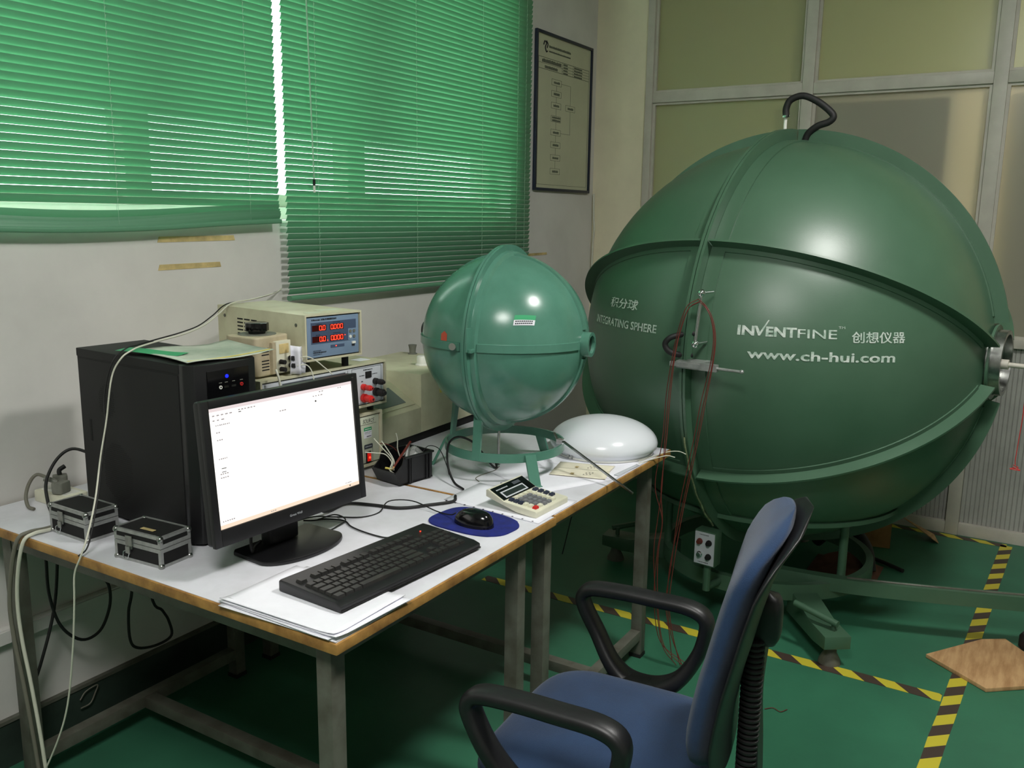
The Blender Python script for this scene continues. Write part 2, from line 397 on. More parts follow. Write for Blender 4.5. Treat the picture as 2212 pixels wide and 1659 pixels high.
# partition of glazed bays over ribbed panels
pt = room('wall_far', (XC, 0, 0))
POSTS = [(1.947, 1.987), (1.105, 1.158), (.268, .325), (-.56, -.505), (-1.40, -1.345), (-2.25, -2.195)]
def pbox(name, m, x0, x1, y0, y1, z0, z1, bev=.003): return bx(name, m, pt, x0, x1, y0, y1, z0, z1, bev)
pbox('pillar', 'cream', 0, .16, 1.987, YW, 0, H, 0)
for y0, y1 in POSTS: pbox('post', 'alu', -.012, .07, y0, y1, 0, H)
edges = [(POSTS[i + 1][1], POSTS[i][0]) for i in range(len(POSTS) - 1)] + [(YB, POSTS[-1][0])]
rib_m = None
for a, b in edges:
    pbox('rail', 'alu', -.008, .066, a, b, 2.098, 2.150)
    pbox('rail', 'alu', -.008, .066, a, b, .925, .968)
    pbox('bottom_rail', 'alu', -.008, .066, a, b, 0, .058)
    pbox('top_rail', 'alu', -.008, .066, a, b, H - .06, H)
    for z0, z1 in ((.968, 2.098), (2.150, H - .06)):
        for (p0, p1, q0, q1) in ((a, a + .014, z0, z1), (b - .014, b, z0, z1), (a + .014, b - .014, z0, z0 + .012), (a + .014, b - .014, z1 - .012, z1)):
            pbox('glazing_bead', 'alu', .006, .022, p0, p1, q0, q1, 0)
        pbox('pane', 'frost_green' if (z0 > 2 or a > 1) else 'frost', .024, .030, a, b, z0, z1, 0)
    rb = MB()                                                # ribbed infill: fine vertical ribs, too fine to pick apart
    n = int((b - a) / .019); st = (b - a) / n; prof = []
    for i in range(n): prof += [(a + i * st, .024), (a + i * st + st * .14, .020), (a + i * st + st * .86, .020)]
    prof += [(b, .024), (b, .05), (a, .05)]
    rb.M = Matrix.Identity(4)
    rb.prism([(p[1], p[0]) for p in prof], .058, .925, 'z')
    o = rb.build('ribbed_panel', 'rib', pt); o['kind'] = 'stuff'
# boards stored behind the lower panes, and the passage lamp
tag(bx('storage_board', 'board', None, XC + .075, XC + .095, .445, 1.18, .62, 2.09), 'tall grey board standing behind the lower glass pane', 'board')
tag(bx('storage_board', 'board', None, XC + .075, XC + .095, -.62, .20, .62, 2.09), 'grey board behind the lower glass pane at the right edge', 'board')
for o in [o for o in COL.objects if o.name.startswith('storage_board')]:
    for y in (o.bound_box[0][1] + .06, o.bound_box[6][1] - .10): bx('leg', 'board', o, XC + .075, XC + .095, y, y + .04, 0, .62)

def ceiling_lamp(loc, r, m, label, power=None):
    t = thing('ceiling_lamp', label, 'lamp', loc)
    MB().lathe([(r * .55, 0), (r * 1.06, 0), (r * 1.08, -.012), (r * 1.08, -.045), (r * 1.0, -.055)], 48).build('housing', 'white_pl', t, smooth=40)
    MB().lathe([(0.0001, -.075), (r * .5, -.074), (r * .85, -.066), (r * .995, -.052)], 48).build('diffuser', m, t, smooth=60)
    return t
ceiling_lamp((2.12, -.22, H), .21, 'lamp_main', 'round ceiling lamp above the open floor by the big sphere')
ceiling_lamp((-.30, .10, H), .50, 'lamp_back', 'round ceiling lamp above the viewer, behind the desk')
M['lamp_pass'] = emit_mat('lamp_diffuser_passage', (1.0, 0.90, 0.70), 185.0)
ceiling_lamp((5.9, -.85, H), .19, 'lamp_pass', 'warm round ceiling lamp in the passage behind the partition')

# hazard tape on the floor (striped print on thin tape)
def tape(p0, p1, w, label):
    p0 = Vector(p0); p1 = Vector(p1); d = p1 - p0; L = d.length
    n = max(2, int(L / .12)); mb = MB()
    top = [(i * L / n, (-w / 2 if k == 0 else w / 2) + random.uniform(-.0012, .0012)) for k in (0, 1) for i in range(n + 1)]
    mb.add([(x, y, .0004) for x, y in top] + [(x, y, .0012) for x, y in top],
           [(n + 1 + n + 1 + i, n + 1 + n + 1 + i + 1, 3 * (n + 1) + i + 1, 3 * (n + 1) + i) for i in range(n)] +
           [(i, n + 1 + i, n + 2 + i, i + 1) for i in range(n)] +
           [(i, i + 1, 2 * (n + 1) + i + 1, 2 * (n + 1) + i) for i in range(n)] + [(n + 1 + i, 3 * (n + 1) + i, 3 * (n + 1) + i + 1, n + 2 + i) for i in range(n)])
    o = mb.build('hazard_tape', 'hazard', loc=(p0.x, p0.y, 0), rot=(0, 0, math.atan2(d.y, d.x)))
    return tag(o, label, 'tape')
tape((2.925, 1.90), (2.925, .162), .05, 'yellow and black floor tape running past the sphere foot under the desk')
tape((2.42, .157), (4.575, .055), .05, 'yellow and black floor tape crossing the wooden board toward the partition')
tape((4.575, .055), (4.575, 1.30), .045, 'yellow and black floor tape along the foot of the ribbed partition')

# ------------------------------------------------------------------ venetian blinds
PITCH = .021
def slat_section(sgn=1.0):
    h, d = .0198, .0092; out = []
    for k in range(6):
        t = k / 5; c = .0016 * math.sin(math.pi * t)
        out.append((-d / 2 + d * t - c * .89, h / 2 - h * t - c * .45))     # inner edge up, outer edge down
    return out
def slat_mesh(L, bow=None, nseg=1):
    sec = slat_section(); mb = MB(); k = len(sec)
    vs = []
    for i in range(nseg + 1):
        x = L * i / nseg; dz, tw = bow(i / nseg) if bow else (0, 0)
        for y, z in sec:
            vs.append((x, y * math.cos(tw) - z * math.sin(tw), y * math.sin(tw) + z * math.cos(tw) + dz))
    mb.add(vs, [(i * k + j, (i + 1) * k + j, (i + 1) * k + j + 1, i * k + j + 1) for i in range(nseg) for j in range(k - 1)])
    return mb
def blind(x0, x1, z_lo, n_slat, label, cords, wand=None, sag=False):
    t = thing('venetian_blind', label, 'blind', (x0, 2.255, z_lo)); L = x1 - x0
    first = slat_mesh(L).build('slat', 'slat', t, smooth=80, recalc=False)
    for i in range(n_slat):
        o = first if i == 0 else share(first, 'slat', t, (0, 0, 0))
        o.location = (random.uniform(-.0015, .0015), 0, i * PITCH); o.rotation_euler = (random.uniform(-.02, .02), 0, 0)
    ztop = n_slat * PITCH
    bx('head_rail', 'slat', t, -.005, L + .005, -.014, .014, ztop - .004, ztop + .024, .002)
    if not sag:
        MB().prism(rrect(-.013, .010, -.031, -.014, .006), 0, L, 'x').build('bottom_rail', 'slat', t, smooth=40)
        lo = -.02
    else:
        def bow(a0, a1, tw):
            return lambda u: (a0 + a1 * math.exp(-((u - .55) / .26) ** 2) + .010 * max(0, (u - .72) / .28), tw * math.sin(math.pi * u))
        for k, (a0, a1, tw, dy) in enumerate(((-.020, -.020, -.25, 0), (-.034, -.026, -.5, -.002), (-.042, -.024, -.75, -.005), (-.050, -.018, -.9, -.006))):
            o = slat_mesh(L, bow(a0, a1, tw), 24).build('slat', 'slat', t, smooth=80, recalc=False); o.location = (0, dy, 0)
        b = bow(-.066, -.016, 0); mb = MB(); sec = rrect(-.013, .010, -.008, .008, .005, 3); k = len(sec); vs = []
        for i in range(25):
            vs += [(L * i / 24, y, z + b(i / 24)[0]) for y, z in sec]
        mb.add(vs, [(i * k + j, (i + 1) * k + j, (i + 1) * k + (j + 1) % k, i * k + (j + 1) % k) for i in range(24) for j in range(k)] + [tuple(range(k)), tuple(24 * k + j for j in range(k))])
        mb.build('bottom_rail', 'slat', t, smooth=40); lo = -.07
    for c in cords:
        mb = MB(); mb.cyl((c, -.0075, lo), (c, -.0075, ztop), .0005, n=6); mb.build('ladder_cord', 'cord', t)
        mb = MB(); mb.cyl((c + .006, .0075, lo), (c + .006, .0075, ztop), .0005, n=6); mb.build('ladder_cord', 'cord', t)
        mb = MB()
        for i in range(n_slat): mb.cyl((c, -.0068, i * PITCH - .006), (c + .002, -.0082, i * PITCH + .004), .0009, n=5)
        mb.build('lift_cord', 'cord', t)['kind'] = 'stuff'
    if wand:
        w = MB().cyl((wand[0], -.022, wand[1]), (wand[0] - .02, -.016, ztop), .0026, n=8).build('wand', 'cord', t, smooth=60)
        MB().cyl((wand[0], -.022, wand[1] - .022), (wand[0], -.022, wand[1]), .0048, n=10).build('wand_tip', 'blackmat', w)
        MB().cyl((wand[0], -.022, wand[1] - .045), (wand[0], -.022, wand[1] - .022), .0042, n=10).build('wand_grip', 'white_pl', w)
    return t
blind(.55, 2.180, 1.520, 56, 'green venetian blind above the computer, its bottom slats sagging in a bunch', (.10, .62, 1.02, 1.50), sag=True)
blind(2.214, 3.848, 1.222, 70, 'green venetian blind hanging straight beside the framed chart', (.15, .72, 1.20, 1.50, 1.575), wand=(.115, .385))
# ================================================================== DESKS
ZT = .73
def work_table(x0, x1, y0, y1, legs, label):
    t = thing('work_table', label, 'table', (x0, y0, 0)); w, d = x1 - x0, y1 - y0
    MB().box(0, w, 0, d, ZT - .023, ZT - .0012).build('tabletop', 'edge', t, bevel=.003)
    MB().box(.005, w - .005, .005, d, ZT - .0014, ZT).build('laminate_sheet', 'laminate', t)
    lx0, lx1 = legs
    for lx in (lx0, lx1):
        for ly in (.042, d - .15): bx('leg', 'steel_grey', t, lx, lx + .038, ly, ly + .038, .012, ZT - .023, .002); 
    for lx in (lx0, lx1):
        for ly in (.042, d - .15): bx('foot_cap', 'rubber', t, lx - .002, lx + .040, ly - .002, ly + .040, 0, .012)
    for ly in (.044, d - .148):
        bx('apron_rail', 'steel_grey', t, lx0 + .038, lx1, ly, ly + .034, ZT - .063, ZT - .024, .002)
        bx('stretcher', 'steel_grey', t, lx0 + .038, lx1, ly, ly + .034, .065, .100, .002)
    for lx in (lx0, lx1): bx('apron_rail', 'steel_grey', t, lx + .002, lx + .036, .080, d - .15, ZT - .063, ZT - .024, .002)
    c = (lx0 + lx1 + .038) / 2 + .0
    bx('stretcher', 'steel_grey', t, c - .018, c + .018, .078, d - .148, .065, .099, .002)
    return t
work_table(1.096, 1.921, 1.028, 2.277, (.029, .705), 'white topped desk with brown edge carrying the computer, monitor and keyboard')
work_table(1.926, 2.732, 1.034, 2.277, (.022, .715), 'white topped desk with brown edge carrying the small green sphere')

# ------------------------------------------------------------------ computer
tw = thing('computer_tower', 'black tower computer standing on the desk by the wall', 'computer', (1.274, 1.619, ZT), -3.6)
bx('case', 'black_steel', tw, 0, .186, .030, .452, .010, .421, .002)
bx('side_panel', 'black_steel', tw, -.0015, .001, .034, .448, .016, .398, .0008)
bx('top_lip', 'black_steel', tw, -.0018, .1878, .030, .452, .402, .4225, .002)
MB().prism([(0.0, .034), (-.004, .012), (.010, -.012), (.040, -.020), (.146, -.020), (.176, -.012), (.190, .012), (.186, .034)], .006, .424, 'z').build('front_bezel', 'black', tw, bevel=.003)
bx('control_strip', 'black_gloss', tw, .036, .150, -.0215, -.018, .335, .408, .001)
MB().cyl((.088, -.021, .392), (.088, -.0228, .392), .004, n=14).build('power_led', 'led_blue', tw)
for x in (.070, .128):
    p = MB().cyl((x, -.021, .368), (x, -.0232, .368), .0042, n=12).build('audio_jack', 'white_pl' if x < .1 else 'red', tw)
    MB().cyl((x, -.0228, .368), (x, -.0236, .368), .002, n=8).build('jack_hole', 'blackmat', p)
for x in (.086, .106): bx('usb_port', 'steel', tw, x - .006, x + .006, -.0224, -.021, .365, .3695)
mb = MB()
for x in (.070, .086, .106, .128): mb.box(x - .004, x + .004, -.0222, -.0215, .3775, .379)
mb.build('port_marks', 'grey_pl', tw)
for z, h in ((.270, .045), (.215, .045)):
    d = bx('drive_bay', 'black', tw, .020, .166, -.0225, -.017, z, z + h, .0015)
    bx('tray_line', 'blackmat', d, .022, .164, -.0228, -.0222, z + .012, z + .0132)
MB().text('DVD', .006, lambda x, y: (.030 + x, -.0230, .300 + y)).build('lettering', 'grey_pl', tw)
for (cy, cz, ry, rz_) in ((.330, .300, .032, .042), (.300, .125, .060, .075)):   # perforated vents in the side panel
    mb = MB(); k = 0; z = cz - rz_
    while z < cz + rz_:
        y = cy - ry + (.003 if k % 2 else 0)
        while y < cy + ry:
            if abs(y - cy) / ry * .55 + abs(z - cz) / rz_ < 1.12:
                mb.add([(-.0018, y + .0019 * math.cos(R(60 * i)), z + .0019 * math.sin(R(60 * i))) for i in range(6)], [(0, 1, 2, 3, 4, 5)])
            y += .006
        z += .0052; k += 1
    mb.build('vent_holes', 'blackmat', tw)['kind'] = 'stuff'
bx('side_handle', 'blackmat', tw, -.0022, -.001, .405, .413, .190, .245)
for x in (.03, .156):
    for y in (.07, .41): MB().cyl((x, y, 0), (x, y, .011), .014, n=12).build('foot', 'rubber', tw)

# plastic sleeve with papers lying on the tower
def sheet_grid(cs, z0, curl, nu=10, nv=10):
    a, b, c, d = [Vector(p) for p in cs]
    def fn(u, v):
        p = (a * (1 - u) + b * u) * (1 - v) + (d * (1 - u) + c * u) * v
        return (p.x, p.y, z0 + curl(u, v))
    return MB().grid(fn, nu, nv)
def thick(o, t): 
    md = o.modifiers.new('thickness', 'SOLIDIFY'); md.thickness = t; md.offset = 1; return o
sl = sheet_grid([(1.278, 1.622), (1.502, 1.585), (1.545, 1.800), (1.330, 1.885)], 1.1555, lambda u, v: .004 + .010 * max(0, u - .80) * 3 + .0015 * math.sin(9 * u + 5 * v)).build('document_sleeve', 'bag', smooth=80)
thick(sl, .0015); tag(sl, 'crumpled printed plastic sleeve lying on top of the black tower', 'document sleeve')
MB().grid(lambda u, v: (1.292 + .03 * u + .05 * v, 1.90 - .19 * u + .02 * v, 1.1615 + .001 * math.sin(7 * u)), 8, 3).build('green_flap', 'green_st', sl, smooth=80)
MB().tube([(1.285, 1.630, 1.1615), (1.39, 1.612, 1.1615), (1.495, 1.592, 1.168)], .0012, 6).build('seal_strip', 'yellow_st', sl)

mo = thing('monitor', 'black widescreen monitor with a bright white screen, leaning slightly back', 'monitor', (1.398, 1.452, ZT), -3.07)
PM = Matrix.Translation((-.0075, -.0235, .235)) @ Matrix.Rotation(R(-4.83), 4, 'X')
def pm(): m_ = MB(); m_.M = PM; return m_
pm().prism([(p[0], p[1]) for p in rrect(-.222, .222, -.164, .145, .008, 3)], .004, .022, 'y').build('back_cover', 'black', mo, bevel=.002)
pm().prism(rrect(-.150, .150, -.110, .100, .02, 4), .022, .050, 'y').build('rear_bulge', 'black', mo, bevel=.006)
for nm, a in (('bezel_left', (-.2225, -.205, -.1645, .1455)), ('bezel_right', (.205, .2225, -.1645, .1455)), ('bezel_top', (-.205, .205, .128, .1455)), ('bezel_chin', (-.205, .205, -.1645, -.128))):
    pm().box(a[0], a[1], -.006, .006, a[2], a[3]).build('bezel', 'black', mo, bevel=.002)
sc_ = pm().box(-.205, .205, -.0015, .003, -.128, .128).build('screen', 'screen', mo)
pm().box(-.205, .205, -.0019, -.0016, .1205, .128).build('title_bar', 'screen_bar', sc_)
pm().box(-.205, .205, -.0019, -.0016, -.128, -.1195).build('task_bar', 'screen_task', sc_)
tx = pm()
random.seed(3)
for (x, z, n, w) in ((-.196, .112, 5, .008), (-.196, .102, 3, .008), (-.19, .091, 8, .0035), (-.19, .076, 2, .004), (-.19, .060, 3, .004), (-.19, .020, 5, .0035), (-.19, -.012, 4, .004), (-.19, -.020, 4, .004), (-.02, .093, 3, .005), (.08, .110, 4, .006),
                     (.10, .118, 2, .006), (.16, .118, 2, .005), (-.196, -.1125, 6, .004), (-.07, -.124, 3, .004), (.16, -.116, 5, .003), (-.13, .115, 6, .006)):
    for i in range(n): tx.box(x + i * w * 1.35, x + i * w * 1.35 + w * random.uniform(.6, 1.0), -.0019, -.0016, z - .0013, z + .0013)
tx.build('screen_text', 'screen_ink', sc_)['kind'] = 'stuff'
tx = pm()
for (x, z, w, h) in ((.085, .098, .005, .004), (.172, -.124, .004, .003), (-.130, .1105, .007, .002), (-.186, -.0005, .012, .0018), (-.186, -.008, .011, .0015)): tx.box(x, x + w, -.0021, -.0019, z - h / 2, z + h / 2)
tx.build('screen_icon', 'screen_dark', sc_)
pm().text('Great Wall', .0055, lambda x, y: (-.022 + x, -.0064, -.149 + y), width=.036).build('lettering', 'panel_grey', mo)
pm().text('X22', .003, lambda x, y: (.203 + x, -.0064, .135 + y)).build('lettering', 'grey_pl', mo)
bs = MB()
po = [(.104, .062), (-.104, .062), (-.115, .052), (-.119, -.040)] + [(-.119 * math.cos(R(a)), -.040 - .060 * math.sin(R(a))) for a in range(8, 180, 8)] + [(.119, -.040), (.115, .052)]
bs.prism(po, 0, .010, 'z').build('base', 'black_satin', mo, bevel=.003)
MB().prism(rrect(-.045, .045, .010, .048, .012, 4), .011, .175, 'z').build('neck', 'black', mo, bevel=.003)
MB().box(-.05, .05, .012, .046, .165, .215).build('hinge', 'black', mo, bevel=.006)
MB().tube([(-.060, .02, .150), (-.095, .012, .060), (-.105, .0, .020), (-.075, .03, .012), (-.04, .05, .012)], .0035, 8).build('vent_cable', 'rubber', mo, smooth=60)

# ------------------------------------------------------------------ keyboard, each key a part
kb = thing('keyboard', 'black full size keyboard lying on the papers at the desk edge', 'keyboard', (1.179, 1.092, ZT + .0095), rot=(0, R(.95), R(-3.3)))
MB().prism([(0, .001), (0, .014), (.018, .019), (.150, .0255), (.172, .026), (.176, .022), (.176, .001)], 0, .444, 'x').build('body', 'black', kb, bevel=.003)
sg = R(2.82)
def kz(y): return .0186 + (y - .018) * math.tan(sg)
keym = {}
def key_mesh(w, d):
    b, t = .0, .0016
    return MB().add([(b, b, 0), (w - b, b, 0), (w - b, d - b, 0), (b, d - b, 0), (t, t, .0068), (w - t, t, .0068), (w - t, d - t * 1.4, .0064), (t, d - t * 1.4, .0064)],
                    [(3, 2, 1, 0), (4, 5, 6, 7), (0, 1, 5, 4), (1, 2, 6, 5), (2, 3, 7, 6), (3, 0, 4, 7)])
U = .0187
def key(x, y, w=1.0, h=1.0):
    k = (w, h)
    if k not in keym:
        o = keym[k] = key_mesh(w * U - .0016, h * U - .0018).build('key', 'key', kb)
    else: o = share(keym[k], 'key', kb, (0, 0, 0))
    o.location = (x, y, kz(y)); o.rotation_euler = (sg, 0, 0)
X0, Y0 = .012, .021
rows = [[1.25, 1.25, 1.25, 6.25, 1.25, 1.25, 1.25, 1.25], [2.25] + [1] * 10 + [2.75], [1.75] + [1] * 11 + [2.25], [1.5] + [1] * 12 + [1.5], [1] * 13 + [2]]
for r_, row in enumerate(rows):
    x = X0
    for w in row: key(x, Y0 + r_ * U, w); x += w * U
fx = X0
for i, g in enumerate((0, 2, 3, 4, 5, 6.5, 7.5, 8.5, 9.5, 11, 12, 13, 14)): key(X0 + g * U, Y0 + 5.45 * U)
nx = X0 + 15.25 * U
for r_ in (3, 4, 5.45):
    for c in range(3): key(nx + c * U, Y0 + r_ * U)
for c in range(3): key(nx + c * U, Y0)
key(nx + U, Y0 + U)
px_ = X0 + 18.5 * U
for r_, row in enumerate(((0, 2), (0, 1, 2), (0, 1, 2), (0, 1, 2, 3), (0, 1, 2, 3))):
    for c in row: key(px_ + c * U, Y0 + r_ * U, 2.0 if (r_ == 0 and c == 0) else 1.0)
MB().cyl((.395, .140, kz(.140) - .003), (.395, .140, kz(.140) + .0012), .0018, n=10).build('lock_led', 'led_hot', kb)
MB().box(.0, .444, -.0015, .0005, .003, .006).build('front_lip', 'blackmat', kb)

# papers under the keyboard
random.seed(11)
labs = ['topmost loose white sheet under the left end of the keyboard', 'second white sheet of the pile under the keyboard', 'third white sheet of the pile under the keyboard', 'fourth white sheet of the pile under the keyboard, sticking out at the desk corner', 'lowest white sheet of the pile at the desk corner under the keyboard']
for i in range(5):
    k = 4 - i                                               # bottom first
    ang = (2.0, -1.2, 1.0, -2.5, .6)[i]; ox, oy = ((.001, .001), (-.006, .012), (.003, .004), (-.001, -.002), (.002, .006))[i]
    def fn(u, v, i=i):
        e = max(0, .18 - u) / .18; f = max(0, .15 - v) / .15
        return (u * .21, v * .297, .0002 + (.0015 + .0012 * i) * (e * e * .8 + f * f * .6) * (1 if i else .2))
    o = MB().grid(fn, 14, 16).build('paper_sheet', 'paper', smooth=80, loc=(1.098 + ox, 1.032 + oy, ZT + .0006 + i * .0017), rot=(0, 0, R(ang)))
    thick(o, .0012); tag(o, labs[k], 'paper', 'pile of sheets under the keyboard')

# mouse, pad
pp = []
for i in range(56):
    a = 2 * math.pi * i / 56; c, s = math.cos(a), math.sin(a)
    rx = .082 * (1 + .08 * s); ry = .114
    pp.append((rx * math.copysign(abs(c) ** .6, c) * (1 - .14 * max(0, -s) * (1 if abs(c) < .75 else .6)), ry * math.copysign(abs(s) ** .6, s)))
pd = MB().prism([(x, y) for x, y in pp], 0, .004, 'z').build('mouse_pad', 'blue_pad', bevel=.001, loc=(1.768, 1.178, ZT + .0002), rot=(0, 0, R(-4)))
tag(pd, 'dark blue rounded mouse pad in front of the calculator', 'mouse pad')
ms = thing('mouse', 'glossy black computer mouse resting on the blue pad', 'mouse', (1.748, 1.168, ZT + .0046), -4)
def mfn(u, v):
    a = 2 * math.pi * u; t = v * math.pi / 2
    c, s = math.cos(a), math.sin(a)
    rx = .032 * (1 + .06 * s); ry = .056
    return (rx * math.copysign(abs(c) ** .85, c) * math.cos(t) ** .55, ry * s * math.cos(t) ** .55, .037 * math.sin(t) * (1 - .18 * s * abs(s) * math.cos(t)))
MB().grid(mfn, 32, 10, cu=True).build('shell', 'black_gloss', ms, smooth=80)
MB().prism([(.0325 * math.cos(2 * math.pi * i / 24), .0565 * math.sin(2 * math.pi * i / 24)) for i in range(24)], 0, .004, 'z').build('skirt', 'black', ms)
MB().cyl((-.0035, .030, .0270), (.0035, .030, .0270), .0065, n=18).build('scroll_wheel', 'rubber', ms, smooth=40)

# ------------------------------------------------------------------ aluminium edged carrying cases
def case(loc, rz, label, tag_):
    t = thing('carrying_case', label, 'case', loc, rz); w, d, h = .083, .145, .071; zs = .044
    bx('body', 'blackmat', t, .001, w - .001, .001, d - .001, .001, zs - .0006)
    bx('lid', 'blackmat', t, .001, w - .001, .001, d - .001, zs + .0006, h - .001)
    e = .007
    for z0, z1, nm in ((0, e, 'bottom_edge'), (zs - .0095, zs - .0007, 'body_rim'), (zs + .0007, zs + .0095, 'lid_rim'), (h - e, h, 'top_edge')):
        m = MB(); m.box(0, w, 0, .0022, z0, z1); m.box(0, w, d - .0022, d, z0, z1); m.box(0, .0022, .0022, d - .0022, z0, z1); m.box(w - .0022, w, .0022, d - .0022, z0, z1)
        m.build(nm, 'white_alu', t)
    m = MB(); m.box(0, w, 0, e * .8, h - .0008, h + .0005); m.box(0, w, d - e * .8, d, h - .0008, h + .0005); m.box(0, e * .8, e * .8, d - e * .8, h - .0008, h + .0005); m.box(w - e * .8, w, e * .8, d - e * .8, h - .0008, h + .0005)
    m.build('top_edge', 'white_alu', t)
    for x in (0, w - e):
        for y in (0, d - e): bx('corner_edge', 'white_alu', t, x - .0003, x + e + .0003, y - .0003, y + e + .0003, 0, zs - .0008); bx('corner_edge', 'white_alu', t, x - .0003, x + e + .0003, y - .0003, y + e + .0003, zs + .0008, h)
    for x in (0, w):
        for y in (0, d):
            for z in (.004, h - .005): MB().sphere((x + (.003 if x == 0 else -.003), y + (.003 if y == 0 else -.003), z), .0075, 10, 6).build('corner_cap', 'steel', t, smooth=60)
    la = bx('latch', 'steel', t, -.004, 0, .085, .106, zs - .014, zs + .016, .001)
    bx('latch_tongue', 'steel', la, -.0075, -.0035, .089, .103, zs - .024, zs - .008, .001)
    MB().tube([(-.006, .102, zs - .018), (-.009, .108, zs - .022), (-.008, .108, zs - .034), (-.006, .099, zs - .036), (-.006, .093, zs - .024)], .0009, 6).build('latch_wire', 'chrome', la)
    if tag_: bx('label_strip', 'masking', t, .020, .030, .045, .085, h + .0002, h + .0008)
    return t
case((1.152, 1.85, ZT), -.8, 'small black case with aluminium edges beside the power strip, farther from the monitor', False)
case((1.147, 1.577, ZT), 3.7, 'small black case with aluminium edges and a label strip on its lid, nearer the monitor', True)
# ================================================================== INSTRUMENTS
SEG = {'0': 'abcdef', '.': ''}
def seg_digit(mb, x, z, w, h, y, ch='0', t=None):
    t = t or h * .105; g = t * .25
    R_ = {'a': (x + t, x + w - t, z + h - t, z + h), 'd': (x + t, x + w - t, z, z + t), 'g': (x + t, x + w - t, z + h / 2 - t / 2, z + h / 2 + t / 2),
          'f': (x, x + t, z + h / 2 + g, z + h - g), 'b': (x + w - t, x + w, z + h / 2 + g, z + h - g), 'e': (x, x + t, z + g, z + h / 2 - g), 'c': (x + w - t, x + w, z + g, z + h / 2 - g)}
    for s in SEG[ch]: a = R_[s]; mb.box(a[0], a[1], y, y + .0004, a[2], a[3])
def cabinet(t, w, d, h, m, fasc, lip=.006, feet=.0):
    """sheet metal cabinet with a rim, a dark shadow gap and a recessed fascia"""
    z0 = feet
    o = MB(); o.box(0, w, .012, d, z0, z0 + h).build('cabinet', m, t, bevel=.002)
    r = MB(); r.box(0, w, 0, .012, z0 + h - lip, z0 + h); r.box(0, w, 0, .012, z0, z0 + lip); r.box(0, lip, 0, .012, z0 + lip, z0 + h - lip); r.box(w - lip, w, 0, .012, z0 + lip, z0 + h - lip)
    r.build('front_rim', m, t)
    bx('shadow_gap', 'blackmat', t, lip, w - lip, .008, .0125, z0 + lip, z0 + h - lip)
    bx('fascia', fasc, t, lip + .0035, w - lip - .0035, .004, .010, z0 + lip + .0035, z0 + h - lip - .0035, .0008)
    if feet:
        for x in (.03, w - .03):
            for y in (.04, d - .04): MB().cyl((x, y, 0), (x, y, feet + .001), .010, n=14).build('foot', 'rubber', t)
def marks(t, rows, y, m='ink', name='printed_marks', seed=5):
    """rows of tiny unreadable print"""
    rnd = random.Random(seed); mb = MB()
    for x, z, n, w, h in rows:
        for i in range(n):
            ww = w * rnd.uniform(.55, .9); mb.box(x + i * w, x + i * w + ww, y, y + .0003, z, z + h * rnd.uniform(.7, 1))
    o = mb.build(name, m, t); o['kind'] = 'stuff'; return o

# bottom unit: power source
so = thing('power_source', 'ivory fronted power source box at the bottom of the stack, red switch lit', 'power supply', (1.592, 1.730, ZT), -3.8)
cabinet(so, .447, .40, .166, 'beige', 'panel_ivory', .008, feet=.012)
MB().text('SOURCE', .0125, lambda x, y: (.368 + x + y * .18, .0036, .146 + y), width=.046).build('lettering', 'ink', so)
bx('underline', 'ink', so, .335, .424, .0034, .004, .1415, .1422)
bx('sticker', 'green_st', so, .372, .404, .0033, .004, .122, .132); marks(so, [(.376, .1255, 5, .005, .003)], .0030, 'white_pl')
bx('sticker', 'paper', so, .372, .404, .0033, .004, .100, .122); marks(so, [(.375, .117, 6, .0045, .0012), (.375, .113, 5, .0045, .0012), (.383, .103, 4, .005, .0035)], .0030, 'ink')
MB().prism(rrect(.372, .408, .066, .080, .004), .0033, .004, 'y').build('tab_label', 'dgrey', so); marks(so, [(.376, .072, 7, .004, .0025)], .0030, 'panel_grey')
r_ = MB(); r_.box(.372, .3728, .0034, .004, .018, .068); r_.box(.4072, .408, .0034, .004, .018, .068); r_.build('outline', 'dgrey', so)
sw = bx('rocker_switch', 'blackmat', so, .378, .398, .0005, .004, .024, .058, .001)
bx('rocker', 'led_dim', sw, .381, .395, -.0025, .001, .028, .054, .002)
MB().sphere((.388, -.003, .040), .0032, 8, 6).build('neon', 'led_hot', sw)

# middle unit: wide cabinet with binding posts
md_ = thing('bench_meter', 'wide beige bench unit with red and black binding posts, in the middle of the stack', 'instrument', (1.577, 1.720, ZT + .178), -3.8)
cabinet(md_, .470, .45, .131, 'beige_dark', 'panel_grey', .006, feet=.022)
bx('display_strip', 'dgrey', md_, .075, .305, .0033, .0045, .098, .136); marks(md_, [(.19, .108, 14, .006, .003)], .0030, 'red_dark'); marks(md_, [(.08, .103, 8, .006, .003)], .0030, 'panel_grey', seed=9)
bx('label_plate', 'panel_grey', md_, .018, .070, .0033, .0045, .108, .138, .0005)
o_ = MB()
for (a, b, c, d) in ((.330, .452, .1395, .1405), (.330, .331, .034, .1395), (.451, .452, .034, .1395), (.330, .452, .034, .035), (.314, .315, .034, .1395)): o_.box(a, b, .0034, .0042, c, d)
o_.build('outline', 'dgrey', md_)
bx('slide_switch', 'blackmat', md_, .385, .409, .001, .0042, .108, .127, .001)
marks(md_, [(.377, .131, 7, .0055, .0035), (.360, .116, 5, .0045, .0022), (.413, .116, 5, .0045, .0022), (.368, .098, 2, .004, .004), (.392, .073, 6, .005, .002)], .0031, 'ink', seed=21)
